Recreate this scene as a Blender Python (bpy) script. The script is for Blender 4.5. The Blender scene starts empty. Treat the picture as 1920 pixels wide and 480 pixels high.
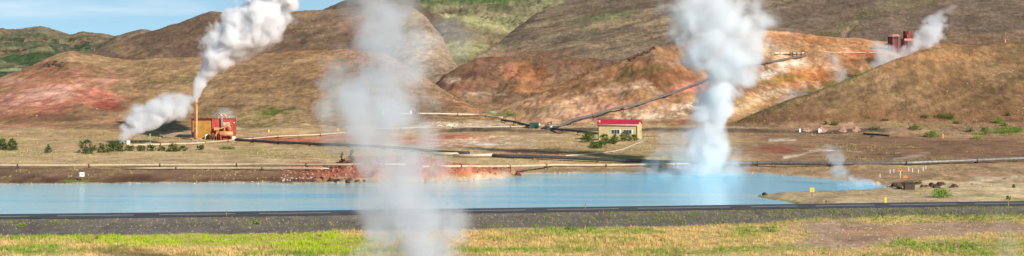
import bpy, math, random
import numpy as np
from mathutils import Vector, Matrix
random.seed(7); rng = np.random.default_rng(11)
C = bpy.context.scene.collection
F = 3000.0; EYE = 17.0; HZ = 135.0; CX = 960.0     # focal length and horizon in photo pixels, eye height in metres
WATER = -1.2
SUN_AZ = math.radians(52); SUN_EL = math.radians(27)
R = math.radians

# ------------------------------------------------------------------ numpy noise
def _h(ix, iy, s):
    n = (ix.astype(np.int64)*374761393 + iy.astype(np.int64)*668265263 + s*1442695041) & 0xffffffff
    n = ((n ^ (n >> 13))*1274126177) & 0xffffffff
    n = (n ^ (n >> 16)) & 0xffffffff
    return n/4294967295.0
def vnoise(x, y, s=0):
    ix = np.floor(x); iy = np.floor(y); fx = x-ix; fy = y-iy
    fx = fx*fx*fx*(fx*(fx*6-15)+10); fy = fy*fy*fy*(fy*(fy*6-15)+10)
    a = _h(ix, iy, s); b = _h(ix+1, iy, s); c = _h(ix, iy+1, s); d = _h(ix+1, iy+1, s)
    return (a+(b-a)*fx + (c-a)*fy + (a-b-c+d)*fx*fy)*2-1
def fbm(x, y, o=4, s=0, g=0.5, ridge=False):
    t = 0; a = 1.0; n = 0
    for i in range(o):
        v = vnoise(x, y, s+i*17)
        if ridge: v = 1-2*np.abs(v)
        t = t + a*v; n += a; a *= g
        x, y = (x*0.8-y*0.6)*2.03+13.7, (x*0.6+y*0.8)*2.03+7.1
    return t/n
def sm(a, b, x):
    t = np.clip((x-a)/(b-a), 0, 1); return t*t*(3-2*t)
def lin(c):
    return np.array([((v/255+0.055)/1.055)**2.4 if v > 10 else v/255/12.92 for v in c])

# ------------------------------------------------------------------ the lie of the land
def px(X, D): return CX+F*X/D
def py(Z, D): return HZ+F*(EYE-Z)/D
def zat(y, D): return EYE+(HZ-y)*D/F
_rx = np.array([-1500, 0, 400, 700, 1000, 1300, 1500, 1700, 1920, 3400.]); _ry = np.array([414, 404.5, 402, 398.5, 395, 390.5, 387, 383.5, 380, 371.])
_rD = 51000/(_ry-HZ); _rX = (_rx-CX)/F*_rD
_rc = np.polyfit(_rX, _rD, 3)
def road_y(X): return np.polyval(_rc, X)
_sx = np.linspace(-1500, 3400, 120)
POND_PX = [(-900,346),(0,346),(120,346),(300,344),(460,343),(540,345),(610,343),(680,344),(760,344),(820,344),(860,341),(930,336),(975,331),(990,326.5),(1080,325),(1180,325),(1300,323),(1420,325),(1480,330),(1540,334),(1600,340),(1645,345),(1662,352),(1600,358),(1500,361),(1440,363),(1417,366),(1424,371),(1470,378),(1500,384)]
_pp = [((x-CX)/F*(EYE-WATER)*F/(y-HZ), (EYE-WATER)*F/(y-HZ)) for x, y in POND_PX]
_near = [(X, road_y(X)+4.5) for X in (_pp[-1][0], 20, 0, -20, -45, -75, -110, -160)]
_pp = [p for p in _pp] + _near
POND = np.array(_pp)
def pond_sd(X, Y):
    """signed distance, negative inside"""
    d = np.full(X.shape, 1e9); ins = np.zeros(X.shape, bool)
    n = len(POND)
    for i in range(n):
        ax, ay = POND[i]; bx, by = POND[(i+1) % n]
        ex, ey = bx-ax, by-ay
        t = np.clip(((X-ax)*ex+(Y-ay)*ey)/(ex*ex+ey*ey+1e-9), 0, 1)
        d = np.minimum(d, np.hypot(X-ax-t*ex, Y-ay-t*ey))
        c = ((ay > Y) != (by > Y)) & (X < (bx-ax)*(Y-ay)/(by-ay+1e-12)+ax)
        ins ^= c
    return np.where(ins, -d, d)

def tab(pts):
    a = np.array(pts, float); return a[:, 0], a[:, 1], a[:, 2]
# ridge: (x px, y px of the skyline, distance m); base: distance where the foot is
HILLS = {
 'A': dict(gul=0.5, r=[(-1500,165,520),(-400,150,520),(0,147,520),(40,134,530),(75,118,545),(105,103,555),(130,96,560),(165,100,565),(200,107,570),(250,111,575),(330,109,580),(420,105,585),(500,100,590),(560,96,590),(620,93,590),(680,92,580),(720,98,570),(760,120,555),(800,147,540),(850,182,510),(900,208,480),(960,228,450),(1000,260,440)],
           base=[(-1500,400),(0,404),(400,408),(700,412),(1000,400)], e=0.8, back=.10, nz=2.2),
 'B': dict(gul=0.5, r=[(40,125,700),(100,116,740),(170,97,760),(230,76,780),(290,58,800),(330,44,820),(370,29,840),(395,20,850),(412,22,850),(445,29,850),(480,27,850),(540,22,850),(600,18,850),(640,16,850),(700,11,850),(740,6,840),(770,12,820),(800,32,790),(830,72,740),(850,110,690),(880,152,640),(910,187,590),(950,217,540),(990,250,520)],
           base=[(0,590),(700,600),(800,560),(850,520),(990,450)], e=1.0, back=.18, nz=2.4),
 'C': dict(gul=1.2, r=[(-1500,400,1300),(120,150,1300),(190,82,1300),(220,66,1300),(265,54,1300),(300,58,1300),(340,64,1300),(420,90,1300),(500,300,1300)], base=[(0,900)], e=1.0, back=.2, nz=2.5),
 'D': dict(gul=1.2, r=[(540,60,1150),(590,24,1150),(620,11,1150),(650,-2,1150),(700,-12,1150),(760,-4,1150),(830,30,1100),(880,120,1000)], base=[(0,900)], e=1.0, back=.2, nz=2.5),
 'E': dict(gul=1.6, r=[(-1500,60,2300),(-300,56,2300),(0,52,2300),(30,54,2300),(75,50,2300),(100,56,2300),(130,65,2300),(155,60,2300),(185,63,2300),(220,68,2300),(280,74,2300),(400,110,2300),(600,140,2300)], base=[(0,640)], e=1.05, back=.05, nz=7.0),
 'E2': dict(gul=1.2, r=[(-1500,75,1500),(-200,75,1500),(0,79,1500),(60,88,1500),(100,97,1450),(150,88,1400),(200,76,1400),(215,75,1400),(240,90,1400),(300,130,1400)], base=[(0,900)], e=1.0, back=.06, nz=4.0),
 'G': dict(gul=1.6, r=[(560,60,2000),(700,-10,2000),(800,-25,2000),(1100,-30,2000),(1400,-40,2000),(3400,-40,2000)], base=[(0,640)], e=1.0, back=.05, nz=7.0),
 'G2': dict(gul=0.9, r=[(740,120,1000),(780,62,1000),(800,46,1000),(830,33,1000),(870,27,1000),(915,36,1000),(960,55,980),(1000,90,950),(1060,160,900)], base=[(0,700)], e=.8, back=.12, nz=3.0),
 'G3': dict(gul=1.4, r=[(760,60,1500),(810,22,1500),(850,14,1500),(900,18,1500),(960,8,1500),(1010,12,1500),(1080,60,1500)], base=[(0,1050)], e=.9, back=.1, nz=5.0),
 'H': dict(gul=0.3, r=[(800,180,640),(860,128,680),(900,102,760),(935,80,840),(960,60,900),(985,41,950),(1010,24,1000),(1060,3,1050),(1100,-12,1080),(1300,-60,1150),(1700,-70,1200),(3400,-90,1200)],
           base=[(800,520),(1100,540),(1300,600),(1450,645),(1700,660),(3400,660)], e=0.85, back=.1, nz=2.6),
 'I': dict(gul=0.85, r=[(800,190,560),(820,160,580),(835,142,590),(860,125,600),(893,108,610),(930,104,620),(1000,105,620),(1100,108,610),(1160,112,600),(1200,150,560)], base=[(0,500)], e=.75, back=.08, nz=2.6),
 'J': dict(gul=0.75, rel=1.,r=[(860,245,450),(900,216,470),(960,196,480),(1020,172,490),(1060,156,500),(1100,140,505),(1156,122,515),(1193,103,520),(1227,87,525),(1260,86,530),(1320,72,560),(1400,57,610),(1440,57,635),(1520,64,645),(1600,72,650),(1700,78,655),(1920,82,660),(3400,82,660)],
           base=[(860,430),(1200,412),(1400,430),(1500,455),(1700,490),(3400,520)], e=0.72, back=.10, nz=2.8),
 'K': dict(gul=.25, r=[(1280,262,420),(1340,244,422),(1380,230,425),(1440,206,430),(1500,185,436),(1560,162,442),(1600,146,446),(1640,127,452),(1680,112,460),(1720,98,465),(1760,90,475),(1800,86,485),(1860,83,495),(1920,79,500),(3400,60,520)],
           base=[(1280,404),(1500,412),(1700,408),(1920,402),(3400,400)], e=0.8, back=.14, nz=1.5),
}
for h in HILLS.values():
    h['rr'] = tab(h['r']); b = np.array(h['base'], float); h['bb'] = (b[:, 0], b[:, 1])
NAMES = ['P'] + list(HILLS)
def plain(X, Y):
    sd_ = np.full(X.shape, 99.); m_ = Y < 330; sd_[m_] = pond_sd(X[m_], Y[m_]) if m_.any() else 99.
    u = px(X, np.maximum(Y, 1))
    rd = road_y(X); d = Y-rd
    z = np.interp(Y, [5, 110, 150, 215, 262, 275, 292, 380, 430, 520, 700, 900, 2600, 5000], [15.3, -.85, -.85, -.7, -.6, .35, .8, 1.1, 2.6, 5, 9, 12, 20, 20])
    zr = np.interp(d, [-30, -16, -5.4, -4.2, 4.2, 8, 14], [-.85, -.85, -.1, -.02, -.02, -.75, -.75])
    w = sm(-32, -24, d)*(1-sm(9, 16, d)); z = z*(1-w)+zr*w
    onroad = (np.abs(d) < 4.3)
    n = fbm(X*.09, Y*.09, 5, 3)*.32 + fbm(X*.6, Y*.6, 3, 9)*.05
    nw = sm(4, 9, np.abs(d))*np.where(Y < 262, .5, 1)*(1+sm(300, 420, Y))
    z = z+n*nw + fbm(X*1.3, Y*1.3, 3, 5)*.03*sm(4.2, 6, np.abs(d))
    # low red rubble spoil heap on the far shore
    mr = np.interp(u, [520, 545, 575, 620, 650, 700, 760, 815, 850, 900, 945, 980], [-2.0, -1.1, .0, 1.1, 2.1, 2.6, 2.5, 2.4, 1.3, .9, .4, -2.])
    m = mr - ((Y-273)/9.5)**2*2.4 + fbm(X*.5, Y*.5, 4, 21)*.55
    z = np.where(Y < 292, np.maximum(z, m), z)
    # old track: a low dark causeway at the foot of the hills
    c = 408-(u-960)*0.006
    k = sm(760, 860, u)*(1-sm(1720, 1800, u))
    z = z+k*1.0*sm(-5, -2.5, Y-c)*(1-sm(3, 12, Y-c))
    # rock shelf at the pond's right end
    k = np.exp(-((u-1735)/62)**2*1.0)*np.exp(-((Y-262)/6)**2)
    z = z+k*(1.0+.5*fbm(X*.8, Y*.8, 3, 33))
    sd = sd_
    beach = WATER-.02+np.where(sd > 0, sd*np.where(Y < road_y(X)+9, .45, .13), sd*.25)+np.where(sd > 0, fbm(X*.7, Y*.7, 3, 41)*.12, 0)
    z = np.where(sd < 16, np.where((Y > 255) & (z > WATER+.2) & (m > WATER+.3) & (Y < 292), np.minimum(z, WATER+sd*.75), np.minimum(z, np.maximum(beach, WATER-1.6))), z)
    return z, sd
def hill(h, X, Y, u):
    rx, ry, rD = h['rr']
    yr = np.interp(u, rx, ry); Dr = np.interp(u, rx, rD); Db = np.interp(u, *h['bb'])
    out = (u < rx[0]) | (u > rx[-1])
    zr = zat(yr, Dr); zb = np.interp(Db, [360, 380, 430, 520, 700, 900, 2600], [.6, .8, 2.2, 4.4, 8.2, 11, 19])
    zr = np.maximum(zr, zb-12)
    s = (Y-Db)/(Dr-Db); sc = np.clip(s, 0, 1)
    p = sc**(1/h['e'])*(1-.35*sm(.0, .18, sc)*0)
    z = zb+(zr-zb)*p
    z = np.where(s < 0, zb+s*(Dr-Db)*.25-0.2, z)
    z = np.where(s > 1, zr-(Y-Dr)*h['back']*np.minimum(1, (Y-Dr)/40+.15), z)
    w = sm(-.1, .35, s)*(1-.55*sm(.75, 1.0, s)*(s < 1.2))
    L = h['nz']
    z = z+w*(fbm(X/46, Y/60, 5, 51+len(h['r']), .5, True)*L*.8+fbm(X/14, Y/18, 4, 61)*L*.28)+fbm(X/5, Y/5, 3, 71)*L*.05
    wx = fbm(X/20, Y/20, 3, 81)*5
    g = fbm((X+wx+Y*.25)/19, Y/70, 4, 83+len(h['r']), .55, True)
    z = z-np.maximum(0, g-.05)*h.get('gul', 1.5)*2.2*sm(.02, .3, s)*(1-.6*sm(.8, 1., s))
    g2 = fbm((X-wx*.5-Y*.1)/5, Y/24, 3, 87, .55, True); z = z-np.maximum(0, g2-.1)*h.get('gul', 1.5)*.9*sm(.02, .3, s)*(1-.7*sm(.8, 1., s))
    return np.where(out, -60, z)
def land(X, Y):
    X = np.asarray(X, float); Y = np.asarray(Y, float)
    u = px(X, np.maximum(Y, 1))
    z, sd = plain(X, Y); lay = np.zeros(X.shape, int); best = z.copy()
    far = Y > 350
    zz = z.copy()
    for i, (k, h) in enumerate(HILLS.items()):
        zh = np.full(X.shape, -60.); rx = h['rr'][0]
        mk_ = far & (u >= rx[0]) & (u <= rx[-1]) & (Y > np.interp(u, *h['bb'])-30)
        if mk_.any(): zh[mk_] = hill(h, X[mk_], Y[mk_], u[mk_])
        lay = np.where(zh > best, i+1, lay); best = np.maximum(best, zh)
        kk = 0.7 if i else .5
        d = np.clip(1-np.abs(zz-zh)/kk/2, 0, 1)
        zz = np.maximum(zz, zh)+d*d*kk*.5*far
    return zz, lay, sd
def height(X, Y): return float(land(np.array([X]), np.array([Y]))[0][0])
_Ds = np.geomspace(120, 2500, 3500)
def place(x, y):
    """first point of the land seen at this spot of the photograph"""
    z, _, _ = land((x-CX)/F*_Ds, _Ds)
    yy = py(z, _Ds)
    i = int(np.argmax(yy <= y))
    if i == 0: i = len(_Ds)-1
    t = (yy[i-1]-y)/(yy[i-1]-yy[i]+1e-9); t = min(max(t, 0), 1)
    D = _Ds[i-1]+(_Ds[i]-_Ds[i-1])*t
    return Vector(((x-CX)/F*D, D, float(z[i-1]+(z[i]-z[i-1])*t)))

# ------------------------------------------------------------------ object helpers
def link(name, me, mat=None, parent=None, label=None, cat=None, group=None, kind=None):
    o = bpy.data.objects.new(name, me); C.objects.link(o)
    if mat is not None and me is not None: me.materials.append(mat)
    if parent is not None: o.parent = parent
    if label: o['label'] = label
    if cat: o['category'] = cat
    if group: o['group'] = group
    if kind: o['kind'] = kind
    return o
def mesh_np(name, V, Fa, smooth=False, col=None):
    V = np.ascontiguousarray(V, dtype=np.float32); Fa = np.ascontiguousarray(Fa, dtype=np.int32)
    me = bpy.data.meshes.new(name); k = Fa.shape[1]
    me.vertices.add(len(V)); me.vertices.foreach_set('co', V.ravel())
    me.loops.add(Fa.size); me.loops.foreach_set('vertex_index', Fa.ravel())
    me.polygons.add(len(Fa)); me.polygons.foreach_set('loop_start', np.arange(0, Fa.size, k, dtype=np.int32))
    me.polygons.foreach_set('use_smooth', np.full(len(Fa), smooth))
    if col is not None:
        a = me.color_attributes.new('Col', 'FLOAT_COLOR', 'POINT')
        c = np.ones((len(V), 4), np.float32); c[:, :3] = col; a.data.foreach_set('color', c.ravel())
    me.update(calc_edges=True); me.validate()
    return me
class MB:
    def __init__(s): s.v = []; s.f = []; s.sm = []
    def add(s, vs, fs, smooth=False):
        n = len(s.v); s.v += [tuple(v) for v in vs]; s.f += [tuple(i+n for i in f) for f in fs]; s.sm += [smooth]*len(fs); return s
    def box(s, x0, x1, y0, y1, z0, z1, bev=0):
        vs = [(x, y, z) for z in (z0, z1) for y in (y0, y1) for x in (x0, x1)]
        return s.add(vs, [(0,2,3,1),(4,5,7,6),(0,1,5,4),(2,6,7,3),(0,4,6,2),(1,3,7,5)])
    def tube(s, pts, r, n=10, cap=True, smooth=True):
        pts = [Vector(p) for p in pts]; rs = r if isinstance(r, (list, tuple)) else [r]*len(pts)
        base = len(s.v); up0 = None
        for i, p in enumerate(pts):
            t = (pts[min(i+1, len(pts)-1)]-pts[max(i-1, 0)]).normalized()
            ref = Vector((0, 0, 1)) if abs(t.z) < .95 else Vector((0, 1, 0))
            if up0 is not None: ref = up0
            a = t.cross(ref)
            if a.length < 1e-4: a = t.cross(Vector((1, 0, 0)))
            a.normalize(); b = a.cross(t).normalized(); up0 = b
            for k in range(n):
                an = 2*math.pi*k/n; s.v.append(tuple(p+(a*math.cos(an)+b*math.sin(an))*rs[i]))
        for i in range(len(pts)-1):
            for k in range(n):
                k2 = (k+1) % n
                s.f.append((base+i*n+k, base+i*n+k2, base+(i+1)*n+k2, base+(i+1)*n+k)); s.sm.append(smooth)
        if cap:
            s.f.append(tuple(base+k for k in range(n-1, -1, -1))); s.sm.append(False)
            s.f.append(tuple(base+(len(pts)-1)*n+k for k in range(n))); s.sm.append(False)
        return s
    def build(s, name, mat, parent=None, **kw):
        me = bpy.data.meshes.new(name); me.from_pydata(s.v, [], s.f); me.update()
        me.polygons.foreach_set('use_smooth', s.sm)
        return link(name, me, mat, parent, **kw)
def empty(name, loc, rz=0, label=None, cat=None, group=None):
    o = link(name, None, label=label, cat=cat, group=group); o.location = loc; o.rotation_euler = (0, 0, rz); o.empty_display_size = .5
    return o

# ------------------------------------------------------------------ materials
def newmat(name):
    m = bpy.data.materials.new(name); m.use_nodes = True; nt = m.node_tree; nt.nodes.clear()
    out = nt.nodes.new('ShaderNodeOutputMaterial'); b = nt.nodes.new('ShaderNodeBsdfPrincipled')
    nt.links.new(b.outputs[0], out.inputs['Surface']); return m, nt, b, out
def N(nt, t, **kw):
    n = nt.nodes.new(t)
    for k, v in kw.items():
        if k in n.inputs: n.inputs[k].default_value = v
        else: setattr(n, k, v)
    return n
def math_(nt, op, a, b=None, clamp=False):
    n = nt.nodes.new('ShaderNodeMath'); n.operation = op; n.use_clamp = clamp
    for i, v in enumerate((a, b)):
        if v is None: continue
        if isinstance(v, (int, float)): n.inputs[i].default_value = v
        else: nt.links.new(v, n.inputs[i])
    return n.outputs[0]
_mc = {}
def paint(name, rgb, rough=.6, metal=0., dirt=.25, scale=1.5, bump=.02, stretch=(1, 1, 1), rib=0):
    """painted or weathered surface: base colour broken by grime; rib = corrugation per metre"""
    if name in _mc: return _mc[name]
    m, nt, b, out = newmat(name); L = nt.links
    tc = N(nt, 'ShaderNodeTexCoord'); mp = N(nt, 'ShaderNodeMapping'); mp.inputs['Scale'].default_value = stretch
    L.new(tc.outputs['Object'], mp.inputs[0])
    n1 = N(nt, 'ShaderNodeTexNoise', Scale=scale, Detail=6.0, Roughness=.65); L.new(mp.outputs[0], n1.inputs['Vector'])
    c = lin(rgb); mx = N(nt, 'ShaderNodeMix', data_type='RGBA')
    mx.inputs[6].default_value = (*c, 1); mx.inputs[7].default_value = (*(c*(1-dirt*1.6)*np.array([1, .93, .85])), 1)
    r = N(nt, 'ShaderNodeMapRange'); r.inputs[1].default_value = .42; r.inputs[2].default_value = .72
    L.new(n1.outputs[0], r.inputs[0]); L.new(r.outputs[0], mx.inputs[0]); L.new(mx.outputs[2], b.inputs['Base Color'])
    b.inputs['Roughness'].default_value = rough; b.inputs['Metallic'].default_value = metal
    bm = N(nt, 'ShaderNodeBump', Strength=.5, Distance=bump); L.new(n1.outputs[0], bm.inputs['Height'])
    if rib:
        w = N(nt, 'ShaderNodeTexWave', Scale=rib); L.new(tc.outputs['Object'], w.inputs['Vector'])
        b2 = N(nt, 'ShaderNodeBump', Strength=.8, Distance=.03); L.new(w.outputs[1], b2.inputs['Height']); L.new(bm.outputs[0], b2.inputs['Normal']); L.new(b2.outputs[0], b.inputs['Normal'])
    else: L.new(bm.outputs[0], b.inputs['Normal'])
    _mc[name] = m; return m
def vcol(name, rough=.9, var=.3, scale=3., bump=.1, bscale=1.2, trans=0, fine=6., an=None):
    """natural surface: colour attribute broken up by world-space noise and relief"""
    m, nt, b, out = newmat(name); L = nt.links
    at = N(nt, 'ShaderNodeVertexColor'); at.layer_name = 'Col'
    g = N(nt, 'ShaderNodeNewGeometry'); mpa = N(nt, 'ShaderNodeMapping'); mpa.inputs['Scale'].default_value = an or (1, 1, 1); L.new(g.outputs['Position'], mpa.inputs[0])
    n1 = N(nt, 'ShaderNodeTexNoise', Scale=scale, Detail=5.0, Roughness=.7); L.new(mpa.outputs[0], n1.inputs['Vector'])
    n2 = N(nt, 'ShaderNodeTexNoise', Scale=scale*.12, Detail=5.0, Roughness=.65); L.new(g.outputs['Position'], n2.inputs['Vector'])
    a = math_(nt, 'SUBTRACT', n1.outputs[0], .5); c = math_(nt, 'SUBTRACT', n2.outputs[0], .5)
    s = math_(nt, 'ADD', math_(nt, 'MULTIPLY', a, var*3.2), math_(nt, 'MULTIPLY', c, var*2.2)); s = math_(nt, 'ADD', s, 1.0)
    s = math_(nt, 'MAXIMUM', s, .25)
    mu = N(nt, 'ShaderNodeVectorMath', operation='SCALE'); L.new(at.outputs[0], mu.inputs[0]); L.new(s, mu.inputs[3])
    L.new(mu.outputs[0], b.inputs['Base Color']); b.inputs['Roughness'].default_value = rough
    b.inputs['Specular IOR Level'].default_value = .15
    if bump:
        n3 = N(nt, 'ShaderNodeTexNoise', Scale=bscale, Detail=6.0, Roughness=.65); L.new(g.outputs['Position'], n3.inputs['Vector'])
        bp = N(nt, 'ShaderNodeBump', Strength=1.0, Distance=bump); L.new(n3.outputs[0], bp.inputs['Height']); L.new(bp.outputs[0], b.inputs['Normal'])
    if trans: b.inputs['Transmission Weight'].default_value = 0
    return m

# ------------------------------------------------------------------ ground colours (surface colours, with some shade and steam haze painted in)
K = 1.0
LC = {'P': (188,156,114), 'A': (156,124,88), 'B': (124,100,80), 'C': (142,116,92), 'D': (100,86,68), 'E': (134,122,94), 'E2': (110,112,80),
      'G': (142,134,96), 'G2': (126,112,84), 'G3': (152,142,106), 'H': (132,112,90), 'I': (128,94,70), 'J': (180,134,92), 'K': (142,107,74)}
def colours(X, Y, Z, lay, sd):
    U = px(X, Y); V = py(Z, Y)
    wx = fbm(X/9, Y/16, 4, 101)*14; wy = fbm(X/9, Y/16, 4, 111)*7
    U2 = U+wx*(400/np.maximum(Y, 300)); V2 = V+wy*(400/np.maximum(Y, 300))
    n1 = fbm(X/25, Y/40, 5, 121); n2 = fbm(X/4, Y/8, 5, 131, .6); n3 = fbm(X/1.2, Y/2.5, 4, 141, .65); n4 = fbm(X/70, Y/70, 4, 151)
    base = np.zeros(X.shape+(3,))
    for i, k in enumerate(NAMES): base[lay == i] = lin(LC[k])
    L = lambda s: np.isin(lay, [NAMES.index(c) for c in s])
    col = base
    def mix(c, m):
        nonlocal col
        col = col+(lin(c)-col)*np.clip(m, 0, 1)[..., None]
    def ell(x, y, rx, ry, a=0, soft=.5, nn=.35):
        c, s = math.cos(R(a)), math.sin(R(a)); dx, dy = U2-x, V2-y
        p = np.hypot((dx*c-dy*s)/rx, (dx*s+dy*c)/ry)+n2*nn
        return 1-sm(1-soft, 1+soft*.3, p)
    def band(pts, w, soft=.6, nn=.4):
        d = np.full(U2.shape, 1e9)
        for (x0, y0), (x1, y1) in zip(pts[:-1], pts[1:]):
            ex, ey = x1-x0, y1-y0; t = np.clip(((U2-x0)*ex+(V2-y0)*ey)/(ex*ex+ey*ey), 0, 1)
            d = np.minimum(d, np.hypot(U2-x0-t*ex, V2-y0-t*ey))
        return (1-sm(1-soft, 1+soft*.3, d/w+n2*nn*1.3+n3*.3))*(.3+.7*hi(n3+n2*.6, -.35, .25))
    hi = lambda n, a, b: sm(a, b, n)
    # general mottling
    hillm = ~L('P')
    n5 = fbm(X/2.2, Y/3.5, 4, 161, .7); n6 = fbm(X/9, Y/14, 5, 166, .65)
    mix((108,84,62), hillm*hi(n1, .05, .5)*.5); mix((176,146,108), hillm*hi(-n1, .1, .5)*.35)
    # --- A
    a = L('A')
    mix((150,112,76), a*hi(n4, 0, .4)*.5)
    mix((186,116,90), a*ell(95,172,150,46,8,.9,.7)*.85); mix((168,92,72), a*ell(40,190,90,24,0,.9,1.)*.6); mix((216,164,142), a*ell(80,176,120,20,12,.9,1.3)*.8)
    mix((226,176,150), a*band([(60,185),(120,172),(150,162)], 8, .8, .8)*.7); mix((206,128,104), a*ell(190,184,45,20,-6)*.8); mix((140,62,50), a*ell(205,200,36,9,-8)*.7)
    mix((150,104,76), a*ell(110,140,80,14)*.5); mix((190,140,116), a*ell(20,152,36,8)*.8)
    mix((120,74,58), a*ell(60,222,130,10)*.5)
    mix((186,122,96), a*(ell(50,240,110,8)*.9+ell(200,226,70,6)*.3))
    mix((196,158,116), a*ell(170,110,70,10)*.5); mix((100,78,56), a*ell(112,124,18,6,20)*.7)
    mix((110,108,52), a*(ell(470,222,110,16,-4,.7,1.2)*.9)*hi(n3, -.3, .25)); mix((96,104,44), a*ell(520,208,50,8,-4,.6,1.2)*.9)
    mix((112,110,56), a*ell(350,150,60,8,0,.7,1.3)*.5)
    mix((182,112,80), a*band([(520,92),(620,88),(720,88),(770,115)], 9)*.65); mix((190,140,108), a*ell(700,110,70,26,-20)*.6)
    mix((172,122,90), a*band([(740,130),(820,175),(870,205),(905,222)], 22, .9, .9)*.6); mix((196,128,100), a*band([(850,184),(880,203),(905,216)], 6, .9, .9)*.6)
    mix((172,148,112), a*band([(400,122),(520,118),(620,110)], 3)*.5)
    # --- B
    b = L('B')
    mix((104,82,66), b*ell(330,85,120,26,-8)*.6); mix((152,124,90), b*ell(240,92,60,14,-20)*.5); mix((158,130,92), b*band([(540,55),(600,48),(650,42)], 5)*.6)  # wide dark patch: the hill's shadow side put into the colour
    mix((176,138,100), b*band([(520,80),(590,72),(640,60)], 3)*.6); mix((150,92,62), b*ell(680,50,50,22,-10)*.6); mix((160,146,96), b*ell(770,36,36,14,30)*.7)
    mix((196,168,140), b*ell(800,110,50,50,40,.8)*.55); mix((206,140,112), b*ell(840,170,40,12,38)*.7); mix((204,182,156), b*ell(790,90,44,40,30,.9,1.)*.6); mix((180,152,122), b*sm(700,800,U2)*.45)  # pale right flank: steam haze painted into the slope colour
    # --- far left greens
    e = L(['E', 'E2']) ; e1 = L(['E']); e2 = L(['E2'])
    gx = fbm(X/60, Y/110, 5, 171, .6)
    mix((146,118,92), e1*hi(gx, -.1, .2)*.9); mix((96,102,70), e1*sm(58,66,V2)*hi(-gx, -.1, .2)*.9)
    mix((128,122,88), e2*hi(gx, -.1, .2)*.7)
    gb = fbm(X/22, Y/60, 5, 181, .65)
    mix((60,74,48), e*hi(gb, .05, .25)*sm(66,74,V2)*.95)
    mix((62,78,48), e*ell(50,105,60,10)*.8); mix((58,74,44), e*ell(110,100,60,5)*.7)
    mix((66,84,50), ell(60,112,90,9)*e*hi(gb, -.4, .0)); mix((160,160,112), (e|L('P'))*(Y > 500)*ell(40,130,70,4,5)*.8)
    mix((96,88,84), e*ell(120,90,22,4)*.9)
    mix((126,112,82), L(['C'])*hi(gx, 0, .3)*.6)
    # --- valley greens
    g = L(['G', 'G2', 'G3']); mix((134,132,92), g*hi(fbm(X/40, Y/90, 5, 191, .6), -.1, .25)*.85)
    mix((168,160,112), g*ell(900,42,90,12,-12,.6,.8)*.9); mix((92,106,60), g*(ell(870,2,120,6)*.9+ell(930,-2,60,8)*.9)); mix((104,80,66), g*ell(850,22,36,7)*.8); mix((122,106,88), L(['G2'])*ell(830,55,44,22)*.8)
    mix((166,164,112), g*ell(860,90,60,16)*.7); mix((110,92,78), g*ell(960,20,60,8)*.6); mix((60,78,36), g*ell(935,10,28,4)*.7)
    # --- H
    h = L(['H']); sh_ = fbm((U*.97-V*.24)/110+n6*.3, (U*.24+V*.97)/5+n2*.4, 5, 207, .6)
    mix((98,80,64), h*hi(sh_, .05, .4)*.7); mix((162,140,108), h*hi(-sh_, .1, .45)*.55)
    mix((112,96,80), h*hi(n4, 0, .3)*.6)
    mix((116,122,80), h*ell(1140,32,80,9,8,.9,.9)*.8); mix((168,148,110), h*band([(930,92),(1040,66),(1130,48),(1200,36)], 4, .7, .6)*.7); mix((160,136,102), h*band([(1000,92),(1120,80),(1240,52),(1300,38)], 4, .7, .6)*.6)
    mix((152,142,92), h*band([(1020,150),(1080,132),(1150,122)], 5)*.8); mix((84,68,62), h*band([(960,58),(990,38),(1020,16)], 8)*.7)
    mix((158,112,78), h*ell(1000,100,90,6)*.5); mix((150,120,90), h*band([(900,106),(1010,108),(1120,112)], 3)*.5)
    mix((108,90,76), h*sm(1380, 1500, U2)*.6); mix((122,118,76), h*band([(1580,52),(1640,22),(1700,-5)], 14, .8, .7)*.85*hi(n3, -.5, .2)); mix((110,118,56), h*band([(1700,10),(1760,-5)], 10)*.4)
    mix((96,92,50), h*ell(1545,66,34,6)*.7); mix((170,140,112), h*band([(1580,66),(1596,50),(1604,44)], 5, .6, .3)*.8); mix((70,56,50), h*band([(1590,68),(1606,50)], 2)*.9)
    mix((146,112,82), h*sm(1640, 1760, U2)*sm(50, 75, V2)*.5)
    # --- I
    i_ = L(['I']); mix((150,98,78), i_*band([(830,150),(860,165),(900,172)], 9)*.8); mix((170,110,70), i_*ell(985,140,50,24,0)*.75); mix((196,128,98), i_*ell(960,135,18,16)*.5)
    mix((206,190,160), i_*(band([(840,152),(855,148)], 6)*.5)); mix((104,74,62), i_*ell(900,130,40,14,20)*.6); mix((186,128,80), i_*ell(1000,168,40,8)*.8)
    mix((110,80,64), L(['I', 'H'])*ell(1080,115,100,10)*.2)
    # --- valley toe (plain/J around 850-1000, y 160-215)
    t_ = L(['I', 'J', 'P', 'A', 'B']) & (V > 150) & (V < 236)
    mix((206,184,152), t_*band([(870,172),(905,176),(960,180)], 6, .9, 1.6)*.6); mix((150,94,72), t_*ell(870,165,30,7,0,.9,1.2)*.6); mix((126,140,66), t_*ell(935,211,36,8)*.95)
    mix((190,120,92), t_*band([(890,205),(960,200),(1030,190)], 5, .8, 1.)*.6)
    # --- J
    j = L(['J'])
    mix((146,100,66), j*hi(n1, -.05, .3)*.6); mix((196,156,116), j*hi(-n1, .0, .35)*.6); mix((214,184,150), j*hi(n2, .22, .5)*.6); mix((120,76,52), j*hi(-n2, .25, .5)*.7)
    mix((128,84,54), j*(1-sm(1290, 1370, U2))*(1-sm(130, 190, V2))*.55); mix((98,92,54), j*ell(1225,128,60,7,14,.9,1.6)*.7); mix((110,98,62), j*ell(1160,150,50,6,8,.9,1.6)*.5)
    mix((222,178,142), j*band([(1060,192),(1130,172),(1210,156)], 10, .9, .8)*.9); mix((206,152,120), j*ell(1120,208,150,16,8,.9,.9)*.7); mix((228,200,166), j*band([(1160,228),(1260,212),(1340,186)], 16, .9, 1.)*1.)
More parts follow.
